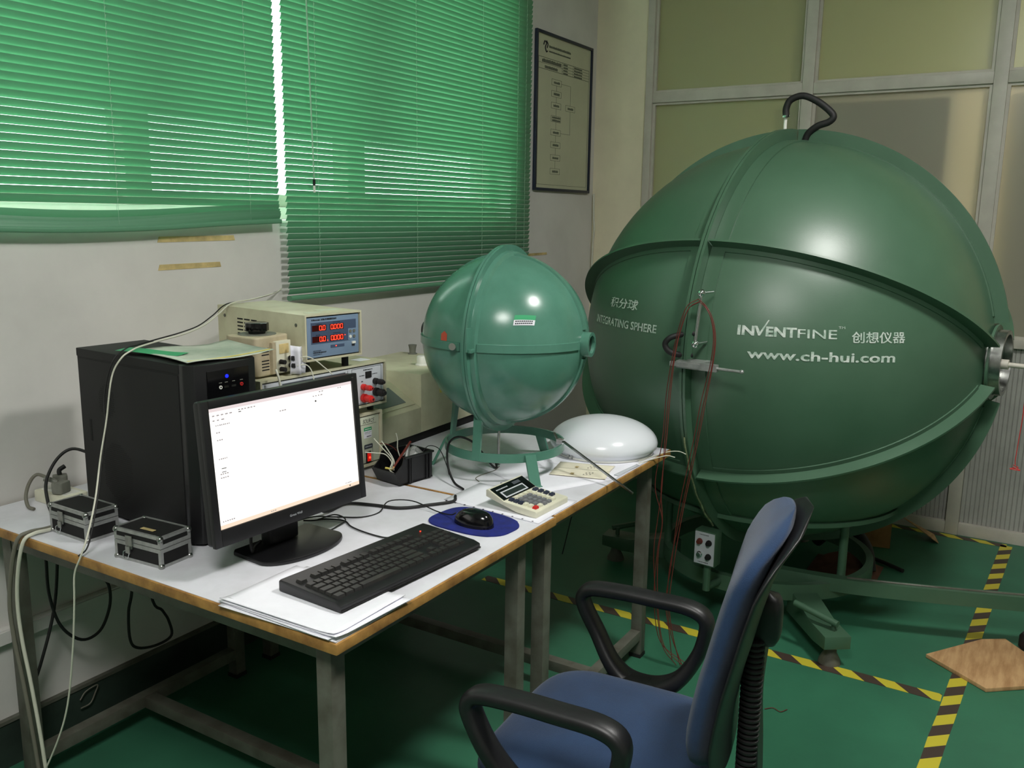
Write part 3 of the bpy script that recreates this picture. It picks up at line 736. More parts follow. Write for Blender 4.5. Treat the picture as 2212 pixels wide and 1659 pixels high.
for nm, x, z, r0, m in (('binding_post', .374, .083, .0085, 'red'), ('binding_post', .424, .094, .0085, 'rubber'), ('binding_post', .376, .050, .0115, 'red'), ('binding_post', .427, .061, .0115, 'rubber')):
    p = MB().lathe([(.0001, -.036), (r0 * .55, -.036), (r0 * .62, -.034), (r0 * .62, -.030), (r0 * .92, -.029), (r0, -.026), (r0, -.014), (r0 * .8, -.012), (r0 * .8, -.006), (r0 * 1.12, -.005), (r0 * 1.12, .004), (.0001, .004)], 16, 'y', (x, 0, z)).build(nm, m, md_, smooth=40)
    MB().lathe([(r0 * .32, -.0365), (.0001, -.0366)], 10, 'y', (x, 0, z)).build('socket', 'blackmat', p)
bx('paper_scrap', 'paper', md_, .395, .440, .035, .075, .1532, .1538)

# top unit: digital meter
me_ = thing('digital_meter', 'beige digital meter with red digits on a blue-grey front, top of the stack', 'instrument', (1.719, 1.696, ZT + .332), -7.9)
cabinet(me_, .198, .412, .127, 'beige', 'panel_blue', .005, feet=.033)
FZ = .033
def mx_(u): return .0095 + u * .179
def mz_(v): return FZ + .0085 + (1 - v) * .110
bx('display_block', 'panel_dblue', me_, mx_(.07), mx_(.95), .0032, .0045, mz_(.66), mz_(.13))
bx('button_block', 'panel_blue', me_, mx_(.79), mx_(.95), .0028, .0042, mz_(.66), mz_(.36))
for v0, v1 in ((.20, .345), (.475, .625)):
    bx('led_window', 'red_dark', me_, mx_(.09), mx_(.36), .0027, .0042, mz_(v1), mz_(v0)); bx('led_window', 'red_dark', me_, mx_(.43), mx_(.70), .0027, .0042, mz_(v1), mz_(v0))
    dg_ = MB(); h = mz_(v0) - mz_(v1) - .003; z = mz_(v1) + .0015; w = .0085
    for u in (.225, .292): seg_digit(dg_, mx_(u), z, w, h, .0022)
    for k in range(4): seg_digit(dg_, mx_(.445 + k * .063), z, w, h, .0022)
    for u in (.278, .498): dg_.box(mx_(u), mx_(u) + .0016, .0022, .0026, z, z + .002)
    if v0 > .4: dg_.box(mx_(.375), mx_(.375) + .002, .0022, .0026, z, z + .003); dg_.box(mx_(.715), mx_(.715) + .003, .0022, .0026, z + h * .75, z + h * .9)
    dg_.build('led_digits', 'led', me_)
for u in (.83, .905):
    for v in (.43, .57): MB().cyl((mx_(u), .001, mz_(v)), (mx_(u), .0045, mz_(v)), .0045, n=12).build('push_button', 'white_pl' if (u < .85 and v > .5) else 'grey_pl', me_)
marks(me_, [(mx_(.08), mz_(.08), 6, .005, .004), (mx_(.26), mz_(.08), 11, .005, .0045), (mx_(.16), mz_(.185), 7, .003, .002), (mx_(.49), mz_(.165), 9, .003, .002), (mx_(.16), mz_(.45), 5, .003, .002), (mx_(.49), mz_(.44), 9, .003, .002), (mx_(.10), mz_(.84), 9, .003, .002), (mx_(.10), mz_(.89), 13, .0035, .0035), (mx_(.10), mz_(.93), 10, .003, .0015)], .0026, 'ink', seed=13)
bx('status_bar', 'panel_dblue', me_, mx_(.44), mx_(.71), .0032, .0045, mz_(.80), mz_(.73)); bx('status_led', 'led', me_, mx_(.535), mx_(.555), .0026, .0033, mz_(.775), mz_(.750))
bx('power_button', 'white_pl', me_, mx_(.86), mx_(.93), .0, .0045, mz_(.76), mz_(.70), .001); bx('button_mark', 'ink', me_, mx_(.86), mx_(.92), .0030, .0036, mz_(.82), mz_(.775))
mb = MB()
for k in range(3):
    for j in range(5): mb.box(-.0006, .0004, .285 - k * .034, .312 - k * .034, FZ + .092 - j * .0105, FZ + .096 - j * .0105)
mb.build('vent_slots', 'blackmat', me_)['kind'] = 'stuff'
for y, z in ((.375, .098), (.038, .098), (.375, .02)): MB().cyl((-.0015, y, FZ + z), (.001, y, FZ + z), .0048, n=12).build('screw', 'steel_grey', me_)
for x0, y0, w_, l_ in ((.035, .03, .055, .022), (.10, .055, .075, .035)): bx('paper_label', 'panel_ivory', me_, x0, x0 + w_, y0, y0 + l_, FZ + .1272, FZ + .1278)

# variable transformer on the middle unit
va = thing('variable_transformer', 'cream variable transformer with a black rotary knob, beside the digital meter', 'transformer', (1.592, 1.744, ZT + .332), 2)
MB().prism(rrect(0, .122, 0, .118, .016, 5), .004, .109, 'z').build('housing', 'bakelite', va, bevel=.006, seg=3)
MB().cyl((.061, .059, .1085), (.061, .059, .1105), .050, n=40).build('scale_plate', 'grey_pl', va)
kn = MB(); pf = [(.030 * (1 + .045 * math.cos(9 * a)) * math.cos(a), .030 * (1 + .045 * math.cos(9 * a)) * math.sin(a)) for a in [2 * math.pi * i / 54 for i in range(54)]]
kn.M = Matrix.Translation((.061, .059, 0)); kn.prism(pf, .118, .140, 'z'); kn.build('knob', 'black_gloss', va, bevel=.002)
MB().cyl((.061, .059, .1105), (.061, .059, .119), .021, .024, n=24).build('knob_skirt', 'rubber', va)
bx('terminal_plate', 'ivory_pl', va, .058, .112, -.012, .004, .008, .094, .002)
bx('terminal_side', 'bakelite', va, .046, .058, -.010, .004, .008, .092, .002)
bx('volt_window', 'masking', va, .068, .103, -.0132, -.0115, .060, .086, .0008)
mb = MB()
for z in (.020, .028, .036, .044, .060, .068, .076): mb.box(.016, .042, -.0006, .001, z, z + .003); mb.box(.1125, .121, -.0006, .001, z, z + .003)
mb.build('vent_slots', 'blackmat', va)['kind'] = 'stuff'
mb = MB()
for i in range(4): mb.box(-.0006, .001, .018 + i * .024, .034 + i * .024, .074, .077)
mb.build('vent_slots', 'blackmat', va)['kind'] = 'stuff'
for x, z in ((.066, .040), (.100, .046), (.067, .020), (.101, .026)):
    p = MB().lathe([(.0001, -.034), (.0062, -.034), (.0066, -.018), (.0045, -.017), (.0045, -.011), (.0001, -.011)], 14, 'y', (x, 0, z)).build('terminal', 'blackmat', va, smooth=40)
    MB().cyl((x, -.018, z), (x, -.0115, z), .0052, n=10).build('terminal_collar', 'chrome', p)
MB().cyl((.114, -.012, .016), (.130, -.020, .012), .0045, n=10).build('fuse_cap', 'red_wire', va)
cable('white_lead', 'cable_white', .0016, [(1.698, 1.708, 1.108), (1.716, 1.690, 1.112), (1.735, 1.675, 1.100), (1.752, 1.660, 1.080), (1.765, 1.645, 1.062)], 'white lead arching from the upper terminal of the variable transformer')
cable('white_lead', 'cable_white', .0016, [(1.698, 1.708, 1.088), (1.715, 1.695, 1.090), (1.728, 1.688, 1.076), (1.730, 1.680, 1.050), (1.729, 1.678, 1.03)], 'white lead hanging from the lower terminal of the variable transformer')
cable('white_flat_lead', 'cable_white', .0030, [(1.604, 1.690, 1.093), (1.606, 1.682, 1.070), (1.607, 1.679, 1.045), (1.606, 1.678, 1.02)], 'short pale strip hanging in front of the variable transformer')
pf_ = MB().grid(lambda u, v: (1.680 + .046 * u + .004 * math.sin(6 * u + 2 * v), 1.716 - .014 * u + .008 * math.sin(9 * u), 1.0645 + .080 * v * (1 - .10 * u)), 12, 5).build('folded_paper', 'paper', smooth=80)
thick(pf_, .0006); tag(pf_, 'folded white paper slips stuck between the meter and the transformer', 'paper')

# photometer
ph = thing('photometer', 'large beige photometer console on a black plinth behind the small sphere', 'instrument', (2.098, 1.778, ZT), 2)
bx('plinth', 'blackmat', ph, .006, .616, .010, .350, 0, .030)
bx('main_body', 'beige_dark', ph, .249, .624, 0, .360, .030, .232, .004)
MB().prism([(.0, .030), (.0, .118), (.150, .205), (.175, .212), (.360, .212), (.360, .030)], 0, .249, 'x').build('console', 'beige_dark', ph, bevel=.003)
sl_ = math.atan2(.087, .150)
cm = MB(); cm.M = Matrix.Translation((0, 0, .118)) @ Matrix.Rotation(sl_, 4, 'X')
cm.box(.02, .238, .020, .160, .0, .004).build('console_bezel', 'beige_dark', ph, bevel=.002)
cm = MB(); cm.M = Matrix.Translation((0, 0, .118)) @ Matrix.Rotation(sl_, 4, 'X')
cm.box(.03, .200, .036, .120, .0042, .0062).build('keypad', 'keypad', ph)
MB().lathe([(.0001, .0), (.018, .0), (.018, .003), (.012, .004), (.013, .020), (.0165, .036), (.0001, .034)], 20, 'z', (.596, .285, .232)).build('knob', 'grey_pl', ph, smooth=40)
MB().lathe([(.0001, .0), (.024, .0), (.024, .004), (.019, .006), (.018, .032), (.0165, .034), (.0001, .034)], 24, 'z', (.404, .105, .232)).build('knob', 'white_pl', ph, smooth=40)
bx('yellow_label', 'yellow_st', ph, .360, .390, -.0008, .001, .150, .180)

# ------------------------------------------------------------------ black parts bin with odds and ends
bn = thing('parts_bin', 'black plastic parts bin full of leads and small parts', 'bin', (1.884, 1.522, ZT), -9)
L_, Wd, Hh, tk = .140, .100, .084, .003
bx('floor_plate', 'black', bn, 0.012, L_, 0, Wd, .004, .008)
side = [(.014, .004), (-.006, .040), (.022, .062), (.030, Hh), (L_, Hh), (L_ - .002, .004)]
MB().prism(side, 0, tk, 'y').build('side_wall', 'black', bn); MB().prism(side, Wd - tk, Wd, 'y').build('side_wall', 'black', bn)
bx('end_wall', 'black', bn, L_ - tk, L_, tk, Wd - tk, .008, Hh)
MB().add([(.012, tk, .006), (.016, tk, .006), (-.003, tk, .044), (-.007, tk, .044), (.012, Wd - tk, .006), (.016, Wd - tk, .006), (-.003, Wd - tk, .044), (-.007, Wd - tk, .044)],
         [(0, 1, 2, 3), (7, 6, 5, 4), (0, 4, 5, 1), (1, 5, 6, 2), (2, 6, 7, 3), (3, 7, 4, 0)]).build('front_lip', 'black', bn)
bx('rim', 'black', bn, .030, L_ + .004, -.004, .0, Hh - .006, Hh, .001); bx('rim', 'black', bn, L_, L_ + .004, -.004, Wd, Hh - .006, Hh, .001)
for x in (.045, .052, .112, .124): bx('rib', 'black', bn, x, x + .004, -.005, .0, .004, Hh - .006, .0008)
def inb(x, y, z): a = R(-9); return (1.884 + x * math.cos(a) - y * math.sin(a), 1.522 + x * math.sin(a) + y * math.cos(a), ZT + z)
pc = thing('pencil', 'dark red pencil leaning tip down in the parts bin', 'pencil', inb(.010, .030, .046))
d_ = Vector(inb(.085, .030, .118)) - Vector(inb(.010, .030, .046)); dn = d_.normalized()
MB().cyl(tuple(dn * .010), tuple(dn * .100), .0034, n=6).build('shaft', 'pencil', pc); MB().cyl((0, 0, 0), tuple(dn * .010), .0004, .0034, n=8).build('sharpened_tip', 'wood_tip', pc)
for k, (pts, lab) in enumerate((
    ([inb(.022, .052, .045), inb(.030, .055, .060), inb(.018, .068, .082), inb(-.006, .085, .088), inb(-.030, .100, .092)], 'white lead running from the parts bin to the red switch'),
    ([inb(.026, .050, .040), inb(.034, .056, .066), inb(.022, .075, .092), inb(.006, .090, .118), inb(.000, .095, .128)], 'white lead looping up out of the bin toward the source front'),
    ([inb(.030, .046, .036), inb(.036, .052, .064), inb(.030, .074, .096), inb(.022, .088, .118)], 'shorter white lead rising beside the other two in the bin'),
    ([inb(.070, .060, .060), inb(.064, .066, .090), inb(.068, .070, .118), inb(.064, .072, .136)], 'single white wire standing upright out of the bin'))):
    cable('white_lead', 'cable_white', .0016, pts, lab, group='white leads in the parts bin')
cable('lead_tangle', 'cable_white', .0015, [inb(.018 + .010 * math.cos(t * 1.9), .045 + .012 * math.sin(t * 2.3), .030 + .002 * t) for t in range(9)], 'tangle of white wire at the bottom of the parts bin')
cable('brown_wire', 'red_wire', .0012, [inb(.090, .060, .050), inb(.060, .075, .090), inb(.040, .085, .105), inb(.020, .092, .110)], 'thin brown wire curling out at the back of the bin')
bt = thing('battery', 'small silver battery lying in the parts bin beside the pencil', 'battery', inb(.066, .030, .070)); 
MB().cyl((0, 0, 0), (.012, .004, .034), .0055, n=14).build('cell', 'white_alu', bt); MB().cyl((.012, .004, .034), (.0126, .0042, .036), .002, n=8).build('terminal', 'steel', bt)
fb = MB().grid(lambda u, v: inb(.080 + .050 * u, .014 + .050 * v, .070 + .022 * math.sin(3.1 * u) * math.sin(3.1 * v) + .005 * math.sin(17 * u + 11 * v)), 14, 12).build('clear_bag', 'foil', smooth=80)
thick(fb, .0006); tag(fb, 'crumpled clear plastic bag on top of the parts bin', 'plastic bag')
tag(MB().cyl(inb(.008, .058, .046), inb(.026, .046, .040), .0032, n=10).build('yellow_resistor', 'yellow_st', smooth=60), 'small yellow electronic part in the front of the bin', 'component')
cable('thin_black_wire', 'rubber', .0013, [inb(.125, .030, .070), inb(.145, .020, .092), inb(.170, .0, .080), inb(.186, -.014, .030), inb(.190, -.020, .002)], 'thin black wire curving out of the bin down to the desk')
# ================================================================== SPHERES
def sph_pt(c_z, Rr, a, phi):
    """local point: a = angle from the seam toward the +X pole, phi = angle from -Y toward +Z round the X axis (degrees)"""
    a, phi = R(a), R(phi)
    return Vector((Rr * math.sin(a), -Rr * math.cos(a) * math.cos(phi), c_z + Rr * math.cos(a) * math.sin(phi)))
def shell(Rr, cz, s, a0, a1, n=96, m=28, t=.004):
    mb = MB()
    def fn(u, v): return sph_pt(cz, Rr, s * (a0 + (a1 - a0) * v), 360 * u)
    mb.grid(fn, n, m, cu=True); return mb
def band(Rr, cz, a_of, p_of, w, h, n=48, closed=False):
    """low raised strip on the sphere; a_of/p_of give the strip's centre line, w its half width in degrees across (callable)"""
    mb = MB(); vs = []
    for i in range(n + 1):
        t = i / n; pts = w(t)
        for (a, p), r_ in zip(pts, (Rr - .001, Rr + h, Rr + h, Rr - .001)): vs.append(tuple(sph_pt(cz, r_, a, p)))
    mb.add(vs, [(i * 4 + k, (i + 1) * 4 + k, (i + 1) * 4 + k + 1, i * 4 + k + 1) for i in range(n) for k in range(3)])
    return mb
def ring_x(mb, cz, r0, r1, x0, x1, n=96):
    return mb.lathe([(r0, x0), (r1, x0), (r1, x1), (r0, x1)], n, 'x', (0, 0, cz), closed=True)
def fin(Rr, cz, Ro, s, phi, a0, a1, th, n=40):
    """radial plate standing on the sphere along the meridian phi"""
    mb = MB(); vs = []
    nrm = Vector((0, math.sin(R(phi)), math.cos(R(phi)))) * (th / 2)
    for i in range(n + 1):
        a = s * (a0 + (a1 - a0) * i / n)
        p = sph_pt(cz, Rr - .002, a, phi); q = sph_pt(cz, Ro, a, phi)
        vs += [tuple(p - nrm), tuple(q - nrm), tuple(q + nrm), tuple(p + nrm)]
    mb.add(vs, [(i * 4 + k, (i + 1) * 4 + k, (i + 1) * 4 + (k + 1) % 4, i * 4 + (k + 1) % 4) for i in range(n) for k in range(4)] + [(0, 1, 2, 3), (n * 4 + 3, n * 4 + 2, n * 4 + 1, n * 4)])
    return mb

# ------------------------------------------------------------------ the big integrating sphere
BR, BO, BZ = .755, .800, 1.024
bg = thing('large_sphere', 'huge green metal test sphere with flanged ribs, standing on a floor frame by the partition', 'test sphere', (3.488, .893, 0), -97.3)
for s, nm in ((1, 'hemisphere'), (-1, 'hemisphere')):
    h_ = shell(BR, BZ, s, 0, 82.0 if s > 0 else 89.9).build(nm, 'green', bg, smooth=80)
    f_ = ring_x(MB(), BZ, BR - .004, BO, .0015 if s > 0 else -.011, .011 if s > 0 else -.0015).build('seam_flange', 'green', bg, smooth=40)
    a0, a1 = (.9, 4.6)
    sb = MB(); k = 96; vs = []
    for i in range(k):
        for a, r_ in ((a0, BR - .001), (a0, BR + .005), (a1, BR + .005), (a1, BR - .001)): vs.append(tuple(sph_pt(BZ, r_, s * a, 360 * i / k)))
    sb.add(vs, [(i * 4 + q, ((i + 1) % k) * 4 + q, ((i + 1) % k) * 4 + q + 1, i * 4 + q + 1) for i in range(k) for q in range(3)])
    sb.build('seam_strip', 'green', bg, smooth=40)
    for phi in (90, 30, -30, -90, -150, 150):
        fin(BR, BZ, BO, s, phi, 1.2, 80.0 if s > 0 else 86, .007).build('rib_fin', 'green', bg, smooth=40)
        def wf(t, phi=phi, s=s):
            a = s * (4.6 + (78 - 4.6) * t); k_ = 1.45 / max(.16, math.cos(R(a)))
            return ((a, phi - k_), (a, phi - k_ * .97), (a, phi + k_ * .97), (a, phi + k_))
        band(BR, BZ, None, None, wf, .004, 40).build('rib_strip', 'green', bg, smooth=40)
# gasket peeping out between the flanges
gp = [sph_pt(BZ, BO + .002 + .002 * math.sin(i * 1.7), 0, -18 - i * 2.2) for i in range(16)]
MB().tube([tuple(p) for p in gp], .0035, 6).build('gasket', 'gasket', bg, smooth=60)
# axle port on the right-hand pole
pr = ring_x(MB(), BZ, .098, .112, .736, .792, 48).build('port_tube', 'steel', bg, smooth=40)
ring_x(MB(), BZ, .090, .128, .752, .760, 48).build('port_collar', 'green', bg, smooth=40)
MB().lathe([(.0001, .768), (.098, .768)], 40, 'x', (0, 0, BZ)).build('port_back', 'steel', bg)
for k in (90, -40): fin(.10, BZ, .150, 1, k, 0, 0, .004, 1)
MB().cyl((.765, 0, BZ - .004), (1.32, 0, BZ - .010), .0085, n=14).build('axle_rod', 'alu', bg, smooth=60)
MB().cyl((.770, 0, BZ - .004), (.800, 0, BZ - .004), .017, n=14).build('axle_hub', 'alu', bg, smooth=60)
cable('red_thread', 'red', .0012, [(3.372, .045, 1.005), (3.372, .042, .95), (3.370, .040, .86), (3.372, .043, .78), (3.371, .046, .70), (3.372, .044, .682)], 'thin red thread hanging from the axle rod, knotted at its end')
cable('red_thread', 'red', .0014, [(3.371, .050, .682), (3.375, .035, .672), (3.368, .060, .668), (3.372, .028, .665), (3.37, .052, .674)], 'small knot of red thread below the axle rod')
# standpipe and hose on top
MB().cyl((-.032, -.015, BZ + BR - .004), (-.032, -.015, BZ + BR + .092), .0062, n=12).build('standpipe', 'white_pl', bg, smooth=60)
def wpt(x, y, z):                                            # world point -> local frame of the big sphere
    a = R(97.3); dx, dy = x - 3.488, y - .893
    return (dx * math.cos(a) - dy * math.sin(a), dx * math.sin(a) + dy * math.cos(a), z)
MB().tube([wpt(3.47, .923, 1.868), wpt(3.47, .925, 1.900), wpt(3.47, .910, 1.930), wpt(3.47, .866, 1.942), wpt(3.47, .814, 1.920), wpt(3.47, .768, 1.885), wpt(3.47, .752, 1.862), wpt(3.47, .768, 1.844), wpt(3.47, .805, 1.832), wpt(3.475, .838, 1.808), wpt(3.48, .850, 1.780)], .0125, 12).build('hose', 'rubber', bg, smooth=60)
MB().cyl(wpt(3.47, .923, 1.868), wpt(3.47, .924, 1.874), .0136, n=12).build('hose_clip', 'chrome', bg)
# stencilled lettering, wrapped round the sphere along level lines
def on_sphere(lon0, el0, r_=BR + .0012):
    def f(x, y):
        lo = R(lon0) + x / (BR * math.cos(R(el0))); el = R(el0) + y / BR
        return (r_ * math.cos(el) * math.sin(lo), -r_ * math.cos(el) * math.cos(lo), BZ + r_ * math.sin(el))
    return f
AR = BR * R(1)
MB().text('IN', .030, on_sphere(11.6, 8.3), width=4.0 * AR, bold=.035).build('lettering', 'stencil', bg)
MB().text('ENT', .030, on_sphere(18.3, 8.3), width=7.0 * AR, bold=.035).build('lettering', 'stencil', bg)
vv = MB(); f_ = on_sphere(15.6, 8.3)
for a in ([(0, .030), (.0085, .030), (.020, .006), (.0165, 0), (.0125, 0)], [(.0125, 0), (.0185, 0), (.044, .050), (.040, .050), (.0165, .010)]): vv.add([f_(x, y) for x, y in a], [tuple(range(5))])
vv.build('lettering', 'stencil', bg)
MB().text('FINE', .029, on_sphere(25.6, 8.2), width=8.9 * AR, bold=.006).build('lettering', 'stencil', bg)
MB().text('TM', .008, on_sphere(34.9, 10.6), width=1.5 * AR).build('lettering', 'stencil', bg)
MB().text('创想仪器', .027, on_sphere(38.0, 7.6), width=13.2 * AR, bold=.014).build('lettering', 'stencil', bg)
MB().text('www.ch-hui.com', .030, on_sphere(14.3, 2.9), width=34.5 * AR, bold=.022).build('lettering', 'stencil', bg)
MB().text('积分球', .028, on_sphere(-31.8, 11.8), width=13.0 * AR, bold=.012).build('lettering', 'stencil', bg)
MB().text('INTEGRATING SPHERE', .028, on_sphere(-39.7, 6.5), width=29.0 * AR, bold=.018).build('lettering', 'stencil', bg)
# pull handle and toggle clamp on the seam
hd = MB(); p0, p1 = Vector((.064, -.820, BZ + .238)), Vector((.052, -.822, BZ + .076))
hd.cyl(tuple(p0), tuple(p1), .0052, n=12)
for p in (p0, p1): hd.sphere(tuple(p), .0125, 14, 10); hd.cyl(tuple(p), (p.x + .006, p.y + .066, p.z), .005, n=10)
hd.build('pull_handle', 'chrome', bg, smooth=60)
cl = MB()
cl.box(-.030, .110, -.832, -.820, BZ + .000, BZ + .014); cl.box(-.012, .080, -.822, -.752, BZ - .006, BZ + .018)
cl.cyl((.120, -.828, BZ + .008), (.218, -.832, BZ + .008), .0045, .0045, n=10); cl.sphere((.218, -.832, BZ + .008), .0068, 10, 8)
cl.box(.080, .136, -.840, -.822, BZ - .002, BZ + .020)
cl.build('toggle_clamp', 'white_alu', bg, smooth=40)
MB().tube([(.008, -.752, BZ + .100), (-.012, -.790, BZ + .098), (-.040, -.815, BZ + .088), (-.056, -.820, BZ + .066), (-.042, -.815, BZ + .042), (-.012, -.795, BZ + .032), (.008, -.752, BZ + .028)], .0095, 10).build('gland_cable', 'rubber', bg, smooth=60)
# floor frame
ring_ = MB().lathe([(.385, .122), (.412, .122), (.412, .182), (.385, .182)], 72, 'z', closed=True).build('base_ring', 'green', bg, smooth=40)
MB().lathe([(.455, .430), (.497, .430), (.497, .446), (.455, .446)], 72, 'z', closed=True).build('support_ring', 'green', bg, smooth=40)
for ang in (335.3, 95.3, 215.3):                             # posts (local angles = world + 97.3)
    c, s = math.cos(R(ang)), math.sin(R(ang))
    MB().cyl((.398 * c, .398 * s, .182), (.398 * c, .398 * s, .392), .0155, n=16).build('post', 'green', bg, smooth=60)
for ang in (313.3, 193.3, 97.3):
    t_ = MB(); t_.M = Matrix.Rotation(R(ang), 4, 'Z')
    t_.prism([(.36, .060), (.36, .125), (.410, .150), (.560, .118), (.690, .118), (.690, .072), (.600, .060)], -.046, .046, 'y').build('outrigger', 'green', bg, bevel=.003)
    j = MB(); j.M = Matrix.Rotation(R(ang), 4, 'Z'); j.lathe([(.0001, .0), (.038, .0), (.036, .012), (.022, .040), (.020, .072), (.0001, .072)], 20, 'z', (.640, 0, 0)); j.build('jack_foot', 'steel_grey', bg, smooth=40)
    k = MB(); k.M = Matrix.Rotation(R(ang), 4, 'Z'); k.cyl((.632, .010, .116), (.632, .010, .150), .009, n=10); k.cyl((.655, .012, .146), (.520, -.085, .166), .0115, n=12); k.build('jack_handle', 'green', bg, smooth=60)
rl = [wpt(3.215, .86, 0), wpt(3.225, .70, 0), wpt(3.250, .53, 0), wpt(3.300, .35, 0), wpt(3.365, .16, 0), wpt(3.430, -.02, 0), wpt(3.500, -.20, 0), wpt(3.585, -.40, 0)]
MB().tube([(p[0], p[1], .178) for p in rl], 1, sub=5, sect=[(-.026, -.020), (.026, -.020), (.026, .020), (-.026, .020)]).build('swing_rail', 'green', bg, smooth=40)
MB().tube([(p[0], p[1], .2055) for p in rl[2:]], .004, 6).build('rail_rod', 'steel_grey', bg, smooth=60)
q = wpt(3.445, -.065, 0)
MB().cyl((q[0], q[1], .060), (q[0], q[1], .160), .017, n=14).build('rail_post', 'green', bg, smooth=60)
MB().lathe([(.0001, .014), (.034, .014), (.034, .050), (.026, .062), (.0001, .062)], 20, 'z', (q[0], q[1], 0)).build('rail_foot', 'rubber', bg, smooth=40)
bx_p = wpt(2.955, .972, 0)
cb = MB(); cb.box(bx_p[0] - .040, bx_p[0] + .040, bx_p[1] - .002, bx_p[1] + .05, .255, .385); cb.build('terminal_box', 'green', bg, bevel=.002)
fp = bx('terminal_plate', 'panel_grey', bg, bx_p[0] - .038, bx_p[0] + .038, bx_p[1] - .005, bx_p[1] - .001, .260, .380)
for dx, z, m in ((-.018, .345, 'red_wire'), (.018, .345, 'blackmat'), (-.016, .297, 'chrome'), (.018, .293, 'blackmat')):
    MB().lathe([(.0001, -.016), (.008, -.016), (.0085, -.006), (.011, -.005), (.011, 0), (.0001, 0)], 16, 'y', (bx_p[0] + dx, bx_p[1] - .004, z)).build('terminal', m, fp, smooth=40)
marks(fp, [(bx_p[0] - .020, .370, 8, .0045, .003), (bx_p[0] - .022, .266, 9, .0045, .003)], bx_p[1] - .0056, 'ink', seed=31)
MB().cyl((bx_p[0], bx_p[1] + .03, .150), (bx_p[0], bx_p[1] + .03, .256), .014, n=12).build('box_stem', 'green', bg)
MB().tube([(bx_p[0], bx_p[1] + .03, .160), (bx_p[0] + .0, bx_p[1] + .10, .155), (bx_p[0], bx_p[1] + .20, .150)], .014, 10).build('box_stem', 'green', bg, smooth=60)

# red measuring leads hung over the pull handle
def hang(name, pts, lab): return cable(name, 'red_wire', .0014, pts, lab, group='red leads hanging from the handle of the large sphere')
for k, (dx, dy) in enumerate(((0, 0), (-.006, -.005), (.005, .006))):
    j = lambda p, q=0: (p[0] + dx - .012, p[1] + dy * (1.6 if p[2] < 1.0 else 1), p[2] + (.004 * k))
    hang('red_lead', [j(p) for p in ((2.652, .931, 1.236), (2.642, .960, 1.215), (2.640, .980, 1.160), (2.638, .997, 1.072), (2.636, 1.010, .935), (2.636, 1.016, .780), (2.630, 1.016 + k * .008, .623), (2.632, 1.027 - k * .012, .509), (2.636, 1.036 - k * .010, .393), (2.642, 1.022, .231), (2.650, .997, .075), (2.665, .949 - k * .02, .006 + .003 * k))],
         ('dark red lead falling left of the handle, the innermost strand', 'dark red lead falling left of the handle, the outermost strand', 'dark red lead falling left of the handle, crossing behind the other two')[k])
    hang('red_lead', [j(p) for p in ((2.652, .931, 1.238), (2.642, .905, 1.220), (2.640, .882, 1.180), (2.638, .870, 1.120), (2.638, .875, 1.039), (2.636, .894, .919), (2.634, .913, .780), (2.634, .948, .556), (2.636, .978 - k * .006, .357), (2.640, .980, .225), (2.648, .966, .120), (2.665, .925 + k * .016, .006 + .003 * k))],
         ('dark red lead falling right of the handle, nearest the lettering', 'dark red lead falling right of the handle, middle strand', 'dark red lead falling right of the handle, nearest the seam')[k])

# ------------------------------------------------------------------ the small integrating sphere
SR, SO, SZ = .25, .2785, 1.129 - ZT
sm = thing('small_sphere', 'small green enamel test sphere on a ring stand on the desk', 'test sphere', (2.241, 1.386, ZT), -82.6)
for s in (1, -1):
    shell(SR, SZ, s, 0, 84 if s > 0 else 89.9, 80, 24).build('hemisphere', 'green_small', sm, smooth=80)
    ring_x(MB(), SZ, SR - .003, SO, .0008 if s > 0 else -.0085, .0085 if s > 0 else -.0008, 80).build('seam_flange', 'green_small', sm, smooth=40)
    sb = MB(); k = 80; vs = []
    for i in range(k):
        for a, r_ in ((1.2, SR - .001), (1.2, SR + .012), (4.8, SR + .010), (6.2, SR - .001)): vs.append(tuple(sph_pt(SZ, r_, s * a, 360 * i / k)))
    sb.add(vs, [(i * 4 + q, ((i + 1) % k) * 4 + q, ((i + 1) % k) * 4 + q + 1, i * 4 + q + 1) for i in range(k) for q in range(3)])
    sb.build('seam_strip', 'green_small', sm, smooth=40)
    for phi in (1, 91, 181, 271):
        def wf(t, phi=phi, s=s):
            a = s * (6 + (80 - 6) * t); k_ = 2.5 / max(.16, math.cos(R(a)))
            return ((a, phi - k_ * 1.15), (a, phi - k_), (a, phi + k_), (a, phi + k_ * 1.15))
        band(SR, SZ, None, None, wf, .0055, 36).build('rib_strip', 'green_small', sm, smooth=40)
ring_x(MB(), SZ, .026, .036, .240, .272, 32).build('port_tube', 'green_small', sm, smooth=40)
MB().lathe([(.0001, .262), (.027, .262)], 28, 'x', (0, 0, SZ)).build('port_back', 'steel', sm)
MB().lathe([(.0001, -.278), (.026, -.278), (.030, -.272), (.030, -.258), (.018, -.255), (.018, -.244)], 24, 'x', (0, 0, SZ + .01)).build('end_knob', 'black', sm, smooth=40)
pn = sph_pt(SZ, SR, -10.4, 1.5); po_ = pn + Vector((.004, -.020, 0))
m_ = MB(); m_.cyl(tuple(pn), tuple(po_), .003, n=10); m_.cyl(tuple(po_), tuple(po_ + Vector((.0012, -.005, 0))), .010, n=16); m_.build('locating_pin', 'chrome', sm, smooth=40)
bx('latch_tab', 'green_small', sm, .010, .0155, -.292, -.255, SZ - .004, SZ + .062, .0015)
bx('latch_hook', 'green_small', sm, .0155, .026, -.285, -.258, SZ - .006, SZ + .004, .001)
def patch(a0, a1, p0, p1, p2, p3, lift):
    return MB().grid(lambda u, v: sph_pt(SZ, SR + lift, a0 + (a1 - a0) * u, (p0 + (p1 - p0) * u) * (1 - v) + (p2 + (p3 - p2) * u) * v), 10, 5)
